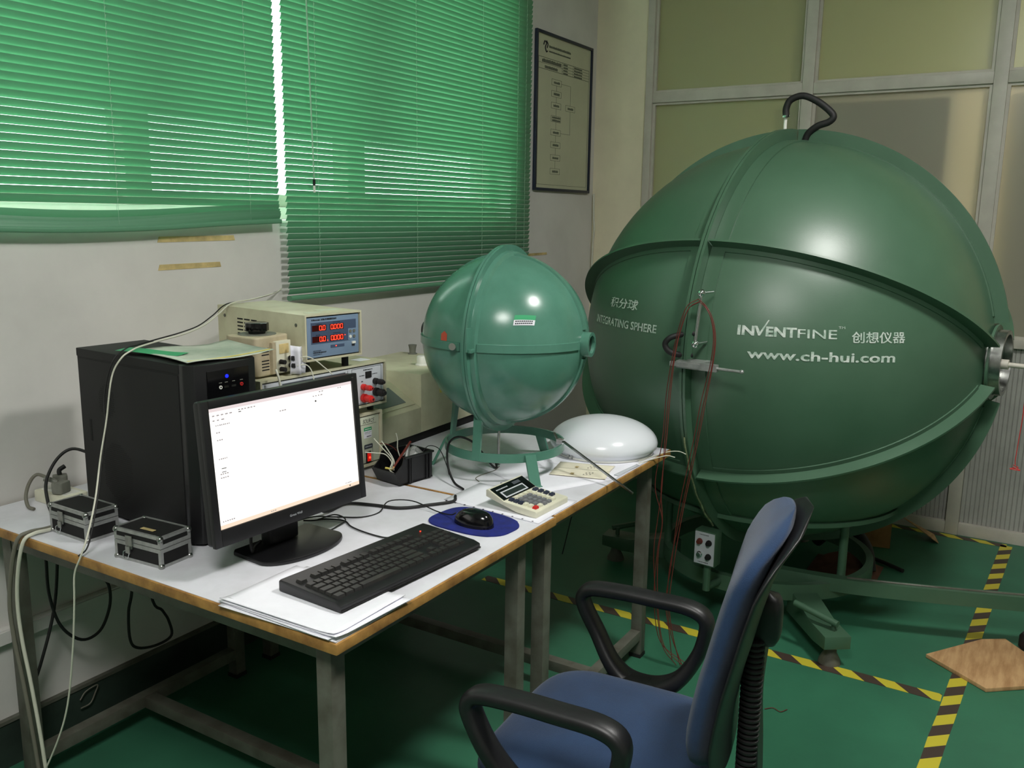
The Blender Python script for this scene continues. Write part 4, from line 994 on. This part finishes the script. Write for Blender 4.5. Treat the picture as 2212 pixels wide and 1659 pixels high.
patch(27.6, 41.0, 18.0, 21.0, 22.0, 25.5, .0009).build('sticker_paper', 'paper', sm, smooth=80)
patch(27.6, 41.0, 22.0, 25.5, 25.5, 29.6, .0010).build('sticker_band', 'green_st', sm, smooth=80)
mk = MB()
rnd = random.Random(4)
for r_ in range(2):
    for i in range(9):
        a0 = 28.6 + i * 1.25; p0 = 19.0 + r_ * 1.7 + i * .33
        mk.add([tuple(sph_pt(SZ, SR + .0016, a, p)) for a, p in ((a0, p0), (a0 + .9, p0 + .22), (a0 + .9, p0 + 1.1), (a0, p0 + .9))], [(0, 1, 2, 3)])
mk.build('sticker_print', 'ink', sm)['kind'] = 'stuff'
tr = MB(); tr.add([tuple(sph_pt(SZ, SR + .001, a, p)) for a, p in ((-22.5, 4.0), (-17.0, 4.0), (-17.0, 8.5), (-19.6, 10.5), (-22.5, 8.5))], [(0, 1, 2, 3, 4)]); tr.build('red_mark', 'orange', sm)
RZ = .088
MB().lathe([(.178, RZ - .026), (.183, RZ - .026), (.183, RZ), (.178, RZ)], 64, 'z', closed=True).build('stand_ring', 'green_small', sm, smooth=40)
for ang in (267.6, 179.6, 122.6):
    c, s = math.cos(R(ang)), math.sin(R(ang)); zt = SZ - math.sqrt(SR ** 2 - .165 ** 2) + .004
    u_ = MB(); u_.M = Matrix.Rotation(R(ang), 4, 'Z'); u_.prism([(.180, RZ - .024), (.186, RZ - .024), (.172, zt + .010), (.160, zt)], -.013, .013, 'y').build('upright', 'green_small', sm)
for ang in (318, 78, 198):
    g_ = MB(); g_.M = Matrix.Rotation(R(ang), 4, 'Z'); g_.prism([(.179, RZ - .004), (.187, RZ - .004), (.226, .003), (.236, .003), (.236, 0), (.219, 0)], -.0165, .0165, 'y').build('leg', 'green_small', sm)
rd = MB(); rd.tube([(2.330, 1.262, .836), (2.300, 1.235, .826), (2.285, 1.205, .826), (2.262, 1.120, .794), (2.215, .945, .729)], 1, sub=2, smooth=False, sect=[(-.0028, -.0028), (.0028, -.0028), (.0028, .0028), (-.0028, .0028)])
ro = rd.build('bent_rod', 'steel'); tag(ro, 'bent square steel rod leaning from the ring stand over the desk edge', 'rod')
MB().box(2.276, 2.296, 1.206, 1.226, .819, .832).build('clip', 'chrome', ro)
hg = MB().tube([(2.232, 1.402, .885), (2.232, 1.402, .82), (2.234, 1.404, ZT + .006)], .0042, 8).build('drain_rod', 'steel', sm if False else None)
tag(hg, 'thin vertical metal rod standing under the small sphere', 'rod')

# opal dome shade lying on the desk
dm = thing('dome_shade', 'white opal dome lamp shade lying on papers at the far end of the desk', 'lamp shade', (2.584, 1.214, ZT + .0030))
DR = .178
pfl = [(DR * .80, 0), (DR * .90, .001), (DR * .905, .010), (DR * .985, .020)] + [(DR * math.cos(R(a)) ** 1.0, .026 + .088 * math.sin(R(a)) ** .96) for a in range(4, 88, 6)] + [(.0008, .1142)]
MB().lathe(pfl, 64, 'z').build('shade', 'dome', dm, smooth=60)
MB().lathe([(DR * .78, .0), (DR * .915, .0), (DR * .915, .005), (DR * .78, .005)], 64, 'z', closed=True).build('rim_ring', 'white_pl', dm, smooth=40)
bx('clip', 'steel', dm, -DR * .90, -DR * .86, .045, .050, .001, .020); bx('clip', 'steel', dm, -DR * .92, -DR * .88, .030, .035, .001, .018)
# ================================================================== CALCULATOR AND PAPERS ON THE FAR DESK
ca = thing('calculator', 'ivory desktop calculator with grey keys and a tilted display, on the desk edge', 'calculator', (1.874, 1.062, ZT + .0022), -2.0)
MB().prism([(0, 0), (0, .014), (.003, .017), (.100, .026), (.150, .050), (.157, .048), (.157, .030), (.060, .004), (.012, 0)], 0, .162, 'x').build('body', 'ivory_pl', ca, bevel=.003)
def cz_(y): return .0172 + (y - .003) * (.009 / .097) if y < .100 else .026 + (y - .100) * (.024 / .050)
dp = MB(); dsl = math.atan2(.024, .050); dp.M = Matrix.Translation((0, .100, .026)) @ Matrix.Rotation(dsl, 4, 'X')
dp.box(.004, .158, .002, .052, .0, .0014).build('display_panel', 'black_gloss', ca)
dp = MB(); dp.M = Matrix.Translation((0, .100, .026)) @ Matrix.Rotation(dsl, 4, 'X'); dp.box(.020, .128, .006, .030, .0014, .0018).build('display_frame', 'panel_grey', ca)
dp = MB(); dp.M = Matrix.Translation((0, .100, .026)) @ Matrix.Rotation(dsl, 4, 'X'); dp.box(.026, .122, .010, .026, .0018, .0022).build('display_glass', 'lcd', ca)
dp = MB(); dp.M = Matrix.Translation((0, .100, .026)) @ Matrix.Rotation(dsl, 4, 'X'); dp.box(.096, .130, .036, .046, .0014, .0018).build('solar_cell', 'dgrey', ca)
dp = MB(); dp.M = Matrix.Translation((0, .100, .026)) @ Matrix.Rotation(dsl, 4, 'X')
for i in range(9): dp.box(.016 + i * .006, .020 + i * .006, .038, .0415, .0014, .0017)
dp.build('printed_marks', 'panel_grey', ca)['kind'] = 'stuff'
ks = math.atan2(.009, .097); kp = {}
def ckey(x, y, m, w=.016, d=.0125):
    k = (m, w)
    if k not in kp: o = kp[k] = MB().add([(0, 0, -.001), (w, 0, -.001), (w, d, -.001), (0, d, -.001), (.0015, .0012, .006), (w - .0015, .0012, .006), (w - .0015, d - .002, .006), (.0015, d - .002, .006)], [(3, 2, 1, 0), (4, 5, 6, 7), (0, 1, 5, 4), (1, 2, 6, 5), (2, 3, 7, 6), (3, 0, 4, 7)]).build('key', m, ca)
    else: o = share(kp[k], 'key', ca, (0, 0, 0))
    o.location = (x, y, cz_(y)); o.rotation_euler = (ks, 0, 0)
for r_ in range(6):
    for c in range(5):
        m = 'grey_key'
        if c == 4: m = 'ivory_pl'
        if r_ == 5: m = 'ivory_pl'
        if c == 0: m = 'ivory_pl' if r_ < 3 else 'navy_key'
        if (r_, c) == (0, 0): m = 'red'
        if c == 1 and r_ == 0: m = 'ivory_pl'
        ckey(.014 + c * .0215, .010 + r_ * .0148, m)
for i in range(4): ckey(.128 + .0, .030 + i * .0175, 'navy_key', w=.018)

def flat(name, cs, z, m, label, cat='paper', th=.0004, curl=None, group=None):
    o = sheet_grid(cs, z, curl or (lambda u, v: .0002), 8, 8).build(name, m, smooth=80); thick(o, th)
    return tag(o, label, cat, group)
fs = flat('plastic_folder', [(1.846, 1.040), (2.062, 1.041), (2.052, 1.352), (1.872, 1.350)], ZT + .0008, 'paper', 'clear punched sleeve with a sheet in it, lying under the calculator', 'document sleeve', .001)
pk = MB()
for i in range(10): pk.cyl((1.852 + .0018 * i, 1.060 + i * .031, ZT + .0016), (1.852 + .0018 * i, 1.060 + i * .031, ZT + .0022), .0028, n=10)
pk.build('punched_holes', 'ink', fs)['kind'] = 'stuff'
flat('loose_sheet', [(2.06, 1.16), (2.30, 1.045), (2.44, 1.36), (2.20, 1.47)], ZT + .0004, 'paper', 'loose white sheet under the ring stand of the small sphere')
flat('loose_sheet', [(2.30, 1.045), (2.52, 1.040), (2.60, 1.33), (2.38, 1.38)], ZT + .0012, 'paper', 'loose white sheet partly under the dome shade')
c1 = flat('instruction_leaflet', [(2.235, 1.225), (2.280, 1.062), (2.350, 1.078), (2.300, 1.240)], ZT + .0030, 'paper2', 'cream printed leaflet with folded end, the nearer of the two by the dome', curl=lambda u, v: .001 + .004 * v)
c2 = flat('instruction_leaflet', [(2.290, 1.240), (2.345, 1.080), (2.415, 1.092), (2.375, 1.262)], ZT + .0030, 'paper2', 'cream printed leaflet under the edge of the dome shade', curl=lambda u, v: .001 + .003 * u)
for par, cx, cy in ((c1, 2.275, 1.13), (c2, 2.345, 1.15)):
    k = MB()
    for i in range(6): k.box(cx + .006 * i, cx + .006 * i + .004, cy - .008 * (i % 3), cy - .008 * (i % 3) + .003, ZT + .0085, ZT + .0088)
    k.build('printed_marks', 'ink', par)['kind'] = 'stuff'
    MB().box(cx - .012, cx + .000, cy + .030, cy + .040, ZT + .0085, ZT + .0088).build('orange_print', 'masking', par)
flat('folded_slip', [(2.335, 1.045), (2.480, 1.040), (2.486, 1.052), (2.340, 1.062)], ZT + .0030, 'panel_grey', 'narrow grey folded slip on the far desk edge beside the dome')
cable('black_lead', 'rubber', .0034, [(1.968, 1.352, .7345), (1.990, 1.400, .742), (2.030, 1.450, .775), (2.075, 1.480, .822), (2.125, 1.480, .835), (2.165, 1.455, .815), (2.185, 1.430, .778), (2.195, 1.402, .742), (2.205, 1.392, .7345), (2.245, 1.420, .7345)], 'stiff black lead looping through the ring stand of the small sphere')
cable('pale_wire', 'cable_grey', .0012, [(2.225, 1.395, .733), (2.18, 1.385, .732), (2.13, 1.392, .732), (2.085, 1.388, .732), (2.06, 1.36, .732)], 'thin pale wire lying on the desk under the small sphere')
cable('dark_wire', 'rubber', .0011, [(2.115, 1.255, .733), (2.10, 1.262, .734), (2.09, 1.28, .734), (2.08, 1.30, .733)], 'short dark wire lying beside the calculator')
cable('white_wire', 'cable_white', .0017, [(2.52, 1.060, .732), (2.60, 1.045, .733), (2.66, 1.020, .738), (2.70, .995, .735), (2.715, .975, .725)], 'white wire end poking over the far desk corner, longer of two')
cable('white_wire', 'cable_white', .0017, [(2.50, 1.050, .732), (2.58, 1.030, .733), (2.62, 1.005, .737), (2.64, .985, .730)], 'white wire end poking over the far desk edge, shorter of two')

# ------------------------------------------------------------------ desk cables
cable('monitor_cable', 'rubber', .0042, [(1.50, 1.515, .90), (1.545, 1.525, .80), (1.60, 1.530, .740), (1.690, 1.535, .7358), (1.722, 1.470, .735), (1.735, 1.410, .735), (1.760, 1.378, .735), (1.800, 1.352, .735), (1.862, 1.314, .735), (1.905, 1.335, .735)], 'thick black cable snaking from behind the monitor toward the calculator')
cable('mouse_cable', 'rubber', .0017, [(1.50, 1.545, .738), (1.56, 1.530, .738), (1.600, 1.498, .7325), (1.636, 1.439, .7325), (1.690, 1.425, .7325), (1.742, 1.435, .7465), (1.778, 1.385, .7465), (1.770, 1.300, .7365), (1.755, 1.245, .742), (1.750, 1.225, .752)], 'thin black mouse cable crossing the desk to the blue pad')
cable('keyboard_cable', 'rubber', .0020, [(1.548, 1.262, .742), (1.553, 1.300, .7335), (1.556, 1.360, .7335), (1.568, 1.412, .7335), (1.590, 1.455, .7335), (1.575, 1.500, .7335), (1.548, 1.520, .7335), (1.535, 1.540, .7335)], 'thin black keyboard cable looping beside the monitor foot')
cable('coiled_cable', 'rubber', .0018, [(1.560, 1.515, .7335), (1.605, 1.500, .7365), (1.590, 1.450, .7375), (1.545, 1.440, .7335), (1.505, 1.436, .7335)], 'short black cable loop just right of the monitor foot')

# power strip, plugs and cables at the left
ps = thing('power_strip', 'dusty white power strip on the desk behind the black tower', 'power strip', (1.262, 2.120, ZT), 0)
MB().prism(rrect(0, .075, 0, .130, .008, 4), 0, .030, 'z').build('body', 'ivory_pl', ps, bevel=.004)
for y in (.035, .095): bx('socket', 'white_pl', ps, .015, .060, y - .022, y + .022, .030, .0315)
pg = thing('mains_plug', 'dusty grey mains plug in the power strip, outermost', 'plug', (1.287, 2.162, ZT + .0318), 20)
MB().prism(rrect(-.020, .020, -.016, .016, .007, 3), 0, .030, 'z').build('body', 'grey_pl', pg, bevel=.004); MB().tube([(0, .010, .026), (-.004, .026, .034), (-.012, .040, .038)], .0065, 10).build('strain_relief', 'grey_pl', pg, smooth=60)
pg2 = thing('mains_plug', 'grey mains plug half hidden by the tower, in the power strip', 'plug', (1.318, 2.215, ZT + .0318), -30)
MB().prism(rrect(-.018, .018, -.015, .015, .006, 3), 0, .032, 'z').build('body', 'grey_pl', pg2, bevel=.004); MB().tube([(0, .0, .030), (.0, .01, .042), (.014, .016, .050)], .006, 10).build('strain_relief', 'rubber', pg2, smooth=60)
cable('plug_cable', 'cable_grey', .0045, [(1.274, 2.202, .800), (1.262, 2.225, .806), (1.240, 2.222, .792), (1.218, 2.206, .765), (1.212, 2.190, .740), (1.216, 2.170, .7345)], 'grey cable arching from the outermost mains plug')
cable('tower_power_cable', 'rubber', .0042, [(1.345, 2.100, .862), (1.325, 2.160, .872), (1.286, 2.170, .850), (1.242, 2.150, .805), (1.216, 2.105, .765), (1.208, 2.075, .743), (1.212, 2.056, .7345)], 'black power cable looping from behind the tower over the desk')
cable('grey_cable', 'cable_grey', .0050, [(1.300, 2.110, .7355), (1.255, 2.062, .7355), (1.205, 2.012, .7355), (1.150, 2.008, .7355), (1.108, 2.012, .7375), (1.084, 2.020, .722), (1.074, 2.040, .640), (1.070, 2.052, .555), (1.070, 2.045, .465), (1.070, 2.024, .362), (1.070, 2.004, .232), (1.070, 1.992, .120), (1.060, 1.97, .005)], 'grey cable falling over the left desk edge, upper of two')
cable('white_cable', 'cable_white', .0046, [(1.260, 2.042, .7355), (1.205, 2.000, .7355), (1.150, 1.994, .7355), (1.112, 1.994, .7375), (1.086, 1.998, .722), (1.080, 2.022, .640), (1.080, 2.036, .555), (1.080, 2.030, .465), (1.080, 2.010, .362), (1.080, 1.990, .232), (1.080, 1.978, .120), (1.075, 1.955, .006)], 'white cable falling over the left desk edge, lower of two')
cable('thin_white_cable', 'cable_white', .0022, [(2.206, 2.284, 1.232), (2.150, 2.235, 1.232), (2.04, 2.150, 1.234), (1.90, 2.090, 1.230), (1.782, 2.050, 1.228), (1.72, 2.030, 1.206), (1.64, 1.995, 1.184), (1.535, 1.945, 1.174), (1.42, 1.900, 1.171), (1.335, 1.86, 1.170), (1.300, 1.845, 1.166), (1.272, 1.848, 1.150), (1.256, 1.866, 1.105), (1.236, 1.868, 1.005), (1.196, 1.840, .930), (1.150, 1.802, .845), (1.112, 1.782, .775), (1.089, 1.778, .733), (1.083, 1.796, .690), (1.082, 1.804, .622), (1.082, 1.825, .504), (1.080, 1.862, .354), (1.070, 1.904, .245), (1.055, 1.975, .120), (1.045, 2.05, .040), (1.045, 2.11, .004)], 'thin white cable draped over the tower and hanging down past the desk edge')
cable('thin_black_cable', 'rubber', .0018, [(2.200, 2.284, 1.226), (2.140, 2.245, 1.2265), (2.03, 2.164, 1.2275), (1.90, 2.104, 1.2265), (1.776, 2.064, 1.2255), (1.71, 2.046, 1.200), (1.63, 2.012, 1.180), (1.53, 1.965, 1.174), (1.42, 1.918, 1.172), (1.345, 1.886, 1.170), (1.306, 1.876, 1.167), (1.268, 1.876, 1.140), (1.250, 1.890, 1.06), (1.228, 1.864, .98), (1.190, 1.833, .90), (1.146, 1.797, .822), (1.110, 1.780, .752), (1.089, 1.786, .7335)], 'thin dark cable running beside the white one down the tower')
for nm, pts, lab in (('looped_cable', [(1.240, 2.19, .70), (1.246, 2.19, .59), (1.246, 2.19, .487), (1.270, 2.19, .386), (1.325, 2.19, .322), (1.381, 2.19, .325), (1.415, 2.19, .381), (1.420, 2.19, .44), (1.401, 2.19, .490), (1.37, 2.19, .60), (1.36, 2.20, .70)], 'black cable hanging in a wide loop under the desk'),
                     ('hanging_cable', [(1.290, 2.20, .70), (1.282, 2.20, .565), (1.260, 2.20, .429), (1.210, 2.20, .292), (1.163, 2.20, .195), (1.15, 2.20, .08), (1.16, 2.19, .004)], 'black cable hanging straight to the floor under the desk'),
                     ('narrow_loop_cable', [(1.50, 2.19, .70), (1.492, 2.19, .43), (1.474, 2.19, .345), (1.473, 2.19, .258), (1.498, 2.19, .222), (1.56, 2.19, .205), (1.612, 2.19, .214), (1.606, 2.19, .265), (1.587, 2.19, .305), (1.551, 2.19, .375), (1.54, 2.19, .70)], 'black cable in a narrow loop farther under the desk')):
    cable(nm, 'rubber', .0042, pts, lab)
cable('white_twin_lead', 'cable_white', .0022, [(.98, 2.27, .150), (1.00, 2.262, .120), (1.03, 2.245, .095), (1.045, 2.22, .060), (1.055, 2.19, .012), (1.062, 2.160, .004), (1.085, 2.140, .004)], 'white lead at the foot of the rear left table leg')
tag(MB().box(1.060, 1.095, 2.115, 2.140, 0, .016).build('white_connector', 'white_pl', bevel=.003), 'small white connector on the floor by the rear table leg', 'connector')
cable('paper_strip', 'cable_grey', .0020, [(1.353, 2.268, .100), (1.372, 2.268, .118), (1.409, 2.268, .122), (1.400, 2.268, .100), (1.383, 2.268, .076), (1.353, 2.268, .074)], 'thin pale loop of strip hanging at the skirting', 'strip')
tag(MB().tube([(4.606, 2.276, 1.62), (4.600, 2.270, 1.50), (4.596, 2.262, 1.42), (4.600, 2.270, 1.33), (4.604, 2.276, 1.1)], .006, 8).build('wall_cable', 'cable_white', smooth=60), 'white cable running down the corner beside the framed chart', 'cable')
cable('floor_wire', 'red_wire', .0012, [(2.55, .62, .003), (2.57, .60, .003), (2.56, .575, .003), (2.585, .56, .003)], 'short bit of red wire on the floor behind the chair')
cable('wall_floor_cable', 'rubber', .0022, [(2.75, 1.42, .62), (2.76, 1.40, .50), (2.755, 1.42, .38), (2.78, 1.46, .25)], 'thin black cable hanging between the desk and the large sphere')

# ------------------------------------------------------------------ wall things
ch = thing('framed_chart', 'framed flow chart notice on the wall in the corner', 'notice', (3.932, YW - .002, 1.621))
PW, PH = .612, .770
for nm, a in (('l', (0, .014, 0, PH)), ('r', (PW - .014, PW, 0, PH)), ('b', (.014, PW - .014, 0, .014)), ('t', (.014, PW - .014, PH - .014, PH))): bx('frame_bar', 'frame_dark', ch, a[0], a[1], -.016, 0, a[2], a[3], .002)
bx('sheet', 'poster', ch, .012, PW - .012, -.006, -.001, .012, PH - .012)
def cu(u): return .02 + u * (PW - .04)
def cv(v): return PH - .02 - v * (PH - .04)
ln = MB()
def hl(u0, u1, v, t=.0008): ln.box(cu(u0), cu(u1), -.0066, -.006, cv(v) - t, cv(v) + t)
def vl(u, v0, v1, t=.0009): ln.box(cu(u) - t, cu(u) + t, -.0066, -.006, cv(v1), cv(v0))
hl(.02, .98, .140, .0012); hl(.02, .98, .215, .0012); hl(.02, .45, .178)
for v in (.159, .178, .197): hl(.45, .98, v)
vl(.45, .14, .215); vl(.66, .14, .215); vl(.02, .14, .985); vl(.98, .14, .985); hl(.02, .98, .985)
boxes = [(.35, .285), (.35, .362), (.35, .440), (.35, .530), (.35, .622), (.35, .708), (.35, .796), (.35, .890), (.62, .440)]
for u, v in boxes: hl(u - .09, u + .09, v - .020); hl(u - .09, u + .09, v + .020); vl(u - .09, v - .020, v + .020); vl(u + .09, v - .020, v + .020)
for i in range(7): vl(.35, boxes[i][1] + .02, boxes[i + 1][1] - .02)
hl(.44, .62, .285); vl(.62, .285, .42); vl(.62, .46, .622); hl(.44, .62, .622)
ln.build('chart_lines', 'ink_soft', ch)['kind'] = 'stuff'
ttx = MB(); rnd = random.Random(8)
def words(u0, u1, v, h, k=.011):
    x = cu(u0)
    while x < cu(u1):
        w = k * rnd.uniform(.6, 1); ttx.box(x, x + w * .8, -.0066, -.006, cv(v) - h / 2, cv(v) + h / 2 * rnd.uniform(.5, 1)); x += w
words(.20, .60, .060, .012); words(.20, .60, .092, .008, .007); words(.08, .42, .160, .018); words(.13, .36, .198, .015)
for v in (.150, .169, .188, .207): words(.47, .55, v, .008, .008); words(.68, .84, v, .008, .008)
for i, (u, v) in enumerate(boxes):
    if i == 3: words(u - .07, u + .07, v - .009, .010); words(u - .07, u + .07, v + .010, .010)
    else: words(u - .05, u + .05, v, .012)
ttx.build('chart_print', 'ink_soft', ch)['kind'] = 'stuff'
lg = MB()
lg.tube([(cu(.10), -.0064, cv(.060)), (cu(.12), -.0064, cv(.035)), (cu(.15), -.0064, cv(.045)), (cu(.13), -.0064, cv(.075)), (cu(.15), -.0064, cv(.10)), (cu(.17), -.0064, cv(.095))], .0035, 6)
lg.tube([(cu(.15), -.0064, cv(.030)), (cu(.175), -.0064, cv(.050)), (cu(.16), -.0064, cv(.075))], .0032, 6); lg.build('emblem', 'ink', ch)
for x0, x1, z0, z1, lab in ((1.722, 2.016, 1.399, 1.417, 'upper strip of yellowed masking tape below the left blind'), (1.719, 1.955, 1.316, 1.334, 'lower strip of yellowed masking tape below the left blind'), (3.90, 4.10, 1.292, 1.306, 'short strip of yellowed masking tape beside the right blind')):
    o = MB().add([(x0, YW - .0012, z0), (x1, YW - .0012, z0 + .002), (x1 - .004, YW - .0012, z1), (x0 + .006, YW - .0012, z1 - .001), (x0, YW - .0001, z0), (x1, YW - .0001, z0 + .002), (x1 - .004, YW - .0001, z1), (x0 + .006, YW - .0001, z1 - .001)], [(0, 1, 2, 3), (7, 6, 5, 4), (0, 4, 5, 1), (1, 5, 6, 2), (2, 6, 7, 3), (3, 7, 4, 0)]).build('masking_tape', 'masking')
    tag(o, lab, 'tape')

# ================================================================== CHAIR
cr = thing('office_chair', 'blue fabric office chair with black loop armrests, pulled back from the desk', 'chair', (1.522, .700, 0), 4.0)
def cushion(mb, hw, y0, y1, z0, z1, e=.35, n=40, m=10, drop=.02):
    cy, ly = (y0 + y1) / 2, (y1 - y0) / 2
    def fn(u, v):
        a = 2 * math.pi * u; c, s = math.cos(a), math.sin(a)
        k = math.sin(math.pi * v) ** .45 if 0 < v < 1 else 0
        x = hw * math.copysign(abs(c) ** e, c); y = ly * math.copysign(abs(s) ** e, s)
        if v in (0, 1): k = 0
        t = v * 2 - 1
        kk = (1 - abs(t) ** 3.2) ** .42 if abs(t) < 1 else 0
        zz = (z0 + z1) / 2 + (z1 - z0) / 2 * (math.copysign(abs(t) ** .8, t))
        if t > 0 and abs(t) > .0: zz -= drop * max(0, (y * kk + cy) / y1 - .55) if y1 > 0 else 0
        return (x * kk, cy + y * kk, zz)
    return mb.grid(fn, n, m, cu=True)
cushion(MB(), .232, -.225, .205, .385, .463, .42, 48, 14).build('seat', 'blue_fabric', cr, smooth=80)
MB().prism(rrect(-.205, .205, -.20, .165, .06, 6), .362, .392, 'z').build('seat_pan', 'black', cr, bevel=.008)
PRF = [(.490, -.226), (.545, -.222), (.60, -.222), (.65, -.229), (.70, -.238), (.76, -.252), (.82, -.265), (.88, -.280), (.93, -.300), (.97, -.325), (.990, -.340)]
def prof(z):
    for (z0, y0), (z1, y1) in zip(PRF, PRF[1:]):
        if z <= z1: t = max(0, (z - z0) / (z1 - z0)); return y0 + (y1 - y0) * t
    return PRF[-1][1]
def back(thk, off, hw0, zl, zh, bulge):
    def fn(u, v):                                            # u round the rim section, v up
        z = zl + (zh - zl) * v
        e = min(1, min(v, 1 - v) / .22); hw = hw0 * (1 - (1 - e) ** 2.4) ** .5 * (.93 + .07 * math.sin(math.pi * v))
        hw = max(hw, .004); e2 = min(1, min(v, 1 - v) / .07)
        a = 2 * math.pi * u; c, s = math.cos(a), math.sin(a)
        x = hw * math.copysign(abs(c) ** .5, c)
        t = thk * math.copysign(abs(s) ** .7, s) * (.7 + .3 * e) * max(.02, (1 - (1 - e2) ** 2) ** .5)
        curve = .018 * (x / hw0) ** 2 + .12 * x                        # the back wraps forward at the sides
        return (x, prof(z) + off + t + curve + (bulge * (1 - (x / hw0) ** 2) * e if s > 0 else 0), z)
    return fn
MB().grid(back(.0235, -.014, .205, .500, .988, .010), 48, 26, cu=True).build('backrest', 'blue_fabric', cr, smooth=80)
MB().grid(back(.008, -.044, .212, .492, .994, .0), 48, 26, cu=True).build('back_shell', 'black', cr, smooth=80)
for sx in (-1, 1):
    pts_ = None; pts = [(.132, .634), (.06, .640), (-.02, .640), (-.10, .638), (-.138, .620), (-.140, .580), (-.122, .520), (-.085, .462), (-.03, .428), (.03, .430), (.075, .468), (.118, .530), (.150, .585), (.156, .615)]
    MB().tube([(sx * (.268 - .012 * (0 if z > .5 else 1)), y, z - .006) for y, z in pts], lambda t: 1 + .55 * math.exp(-((t - .60) / .10) ** 2), closed=True, sub=5, sect=[(.0155 * math.copysign(abs(math.cos(t)) ** .7, math.cos(t)), .025 * math.copysign(abs(math.sin(t)) ** .7, math.sin(t))) for t in [2 * math.pi * i / 14 for i in range(14)]]).build('armrest', 'black', cr, smooth=70)
    MB().prism(rrect(-.045, .045, .350, .445, .015, 3), sx * .175, sx * .262, 'x').build('arm_bracket', 'black', cr, bevel=.006)
sp_ = [(0, -.10, .350), (0, -.24, .352), (0, -.320, .372), (0, -.322, .430), (0, -.318, .520), (0, -.312, .62), (0, -.318, .72), (0, -.325, .78)]
MB().tube(sp_, 1, sub=5, sect=[(-.004, -.024), (.004, -.024), (.004, .024), (-.004, .024)]).build('back_bar', 'black', cr, smooth=40)
mb = MB(); pr_ = []
for i in range(27):
    z = .44 + i * .011; pr_ += [(.017, z), (.024, z + .0025), (.024, z + .0065), (.017, z + .009)]
mb.lathe([(r__ * .84, z__) for r__, z__ in pr_], 20, 'z', (-.02, -.302, 0)); mb.build('bellows', 'rubber', cr, smooth=30)
cushion(MB(), .028, -.345, -.282, .715, .825, .6, 24, 10, 0).build('bar_cover', 'black', cr, smooth=80)
MB().cyl((0, 0, .10), (0, 0, .355), .025, n=20).build('gas_column', 'black', cr, smooth=40)
bx('tilt_mechanism', 'black', cr, -.07, .07, -.12, .10, .325, .366, .006)
for k in range(5):
    t_ = MB(); t_.M = Matrix.Rotation(R(72 * k + 20), 4, 'Z')
    t_.prism([(.0, .075), (.03, .115), (.29, .080), (.31, .070), (.31, .055), (.28, .058)], -.022, .022, 'y').build('base_arm', 'black', cr, bevel=.006)
    w_ = MB(); w_.M = Matrix.Rotation(R(72 * k + 20), 4, 'Z'); w_.cyl((.285, -.022, .0275), (.285, -.006, .0275), .0275, n=18); w_.cyl((.285, .006, .0275), (.285, .022, .0275), .0275, n=18); w_.cyl((.295, 0, .03), (.295, 0, .062), .006, n=8); w_.build('caster', 'rubber', cr, smooth=40)

# ================================================================== FLOOR THINGS
wb = MB().prism([(3.187, .239), (3.040, .044), (3.230, -.185), (3.470, .010), (3.420, .082)], 0.0014, .0145, 'z').build('wooden_board', 'ply', bevel=.001)
tag(wb, 'square of plywood lying on the floor under the rail foot', 'board')
cbx = thing('cardboard_box', 'low brown cardboard box on the floor behind the sphere frame', 'box', (4.235, .515, 0), 12)
for nm, a in (('bottom', (0, .20, 0, .16, 0, .003)), ('side', (0, .20, 0, .003, .003, .12)), ('side', (0, .20, .157, .16, .003, .12)), ('side', (0, .003, .003, .157, .003, .12)), ('side', (.197, .20, .003, .157, .003, .12))): bx(nm, 'cardboard', cbx, *a)
MB().add([(.20, 0, .118), (.20, .16, .118), (.285, .15, .055), (.285, .005, .055), (.20, 0, .121), (.20, .16, .121), (.286, .15, .058), (.286, .005, .058)], [(0, 1, 2, 3), (7, 6, 5, 4), (0, 4, 5, 1), (1, 5, 6, 2), (2, 6, 7, 3), (3, 7, 4, 0)]).build('flap', 'cardboard', cbx)
fl = MB().add([(4.50, .50, .075), (4.52, .36, .010), (4.43, .33, .001), (4.40, .36, .030), (4.50, .50, .079), (4.52, .36, .014), (4.43, .33, .005), (4.40, .36, .034)], [(0, 1, 2, 3), (7, 6, 5, 4), (0, 4, 5, 1), (1, 5, 6, 2), (2, 6, 7, 3), (3, 7, 4, 0)]).build('wood_offcut', 'ply')
tag(fl, 'pale plywood offcut propped against the ribbed partition', 'offcut')
tag(MB().tube([(4.06, .64, .012), (4.02, .53, .012), (3.95, .42, .012)], .009, 8).build('dark_rod', 'rubber', smooth=60), 'short dark rod lying on the floor by the cardboard box', 'rod')
tag(MB().tube([(4.02, .80, .05), (3.98, .72, .14), (3.93, .64, .16), (3.88, .57, .11), (3.84, .54, .02)], lambda t: 1.0, sub=6, sect=[(.030 * math.cos(2 * math.pi * i / 12), .030 * math.sin(2 * math.pi * i / 12)) for i in range(12)]).build('black_duct', 'rubber', smooth=60), 'bent piece of black duct on the floor inside the sphere frame', 'duct')
rg = MB().grid(lambda u, v: (3.72 + .26 * u, .50 + .28 * v, .002 + .075 * (math.sin(math.pi * u) * math.sin(math.pi * v)) ** .7 * (.7 + .3 * math.sin(9 * u + 4 * v))), 18, 18).build('brown_rag', 'brown', smooth=80)
tag(rg, 'crumpled brown cloth on the floor inside the sphere frame', 'cloth')
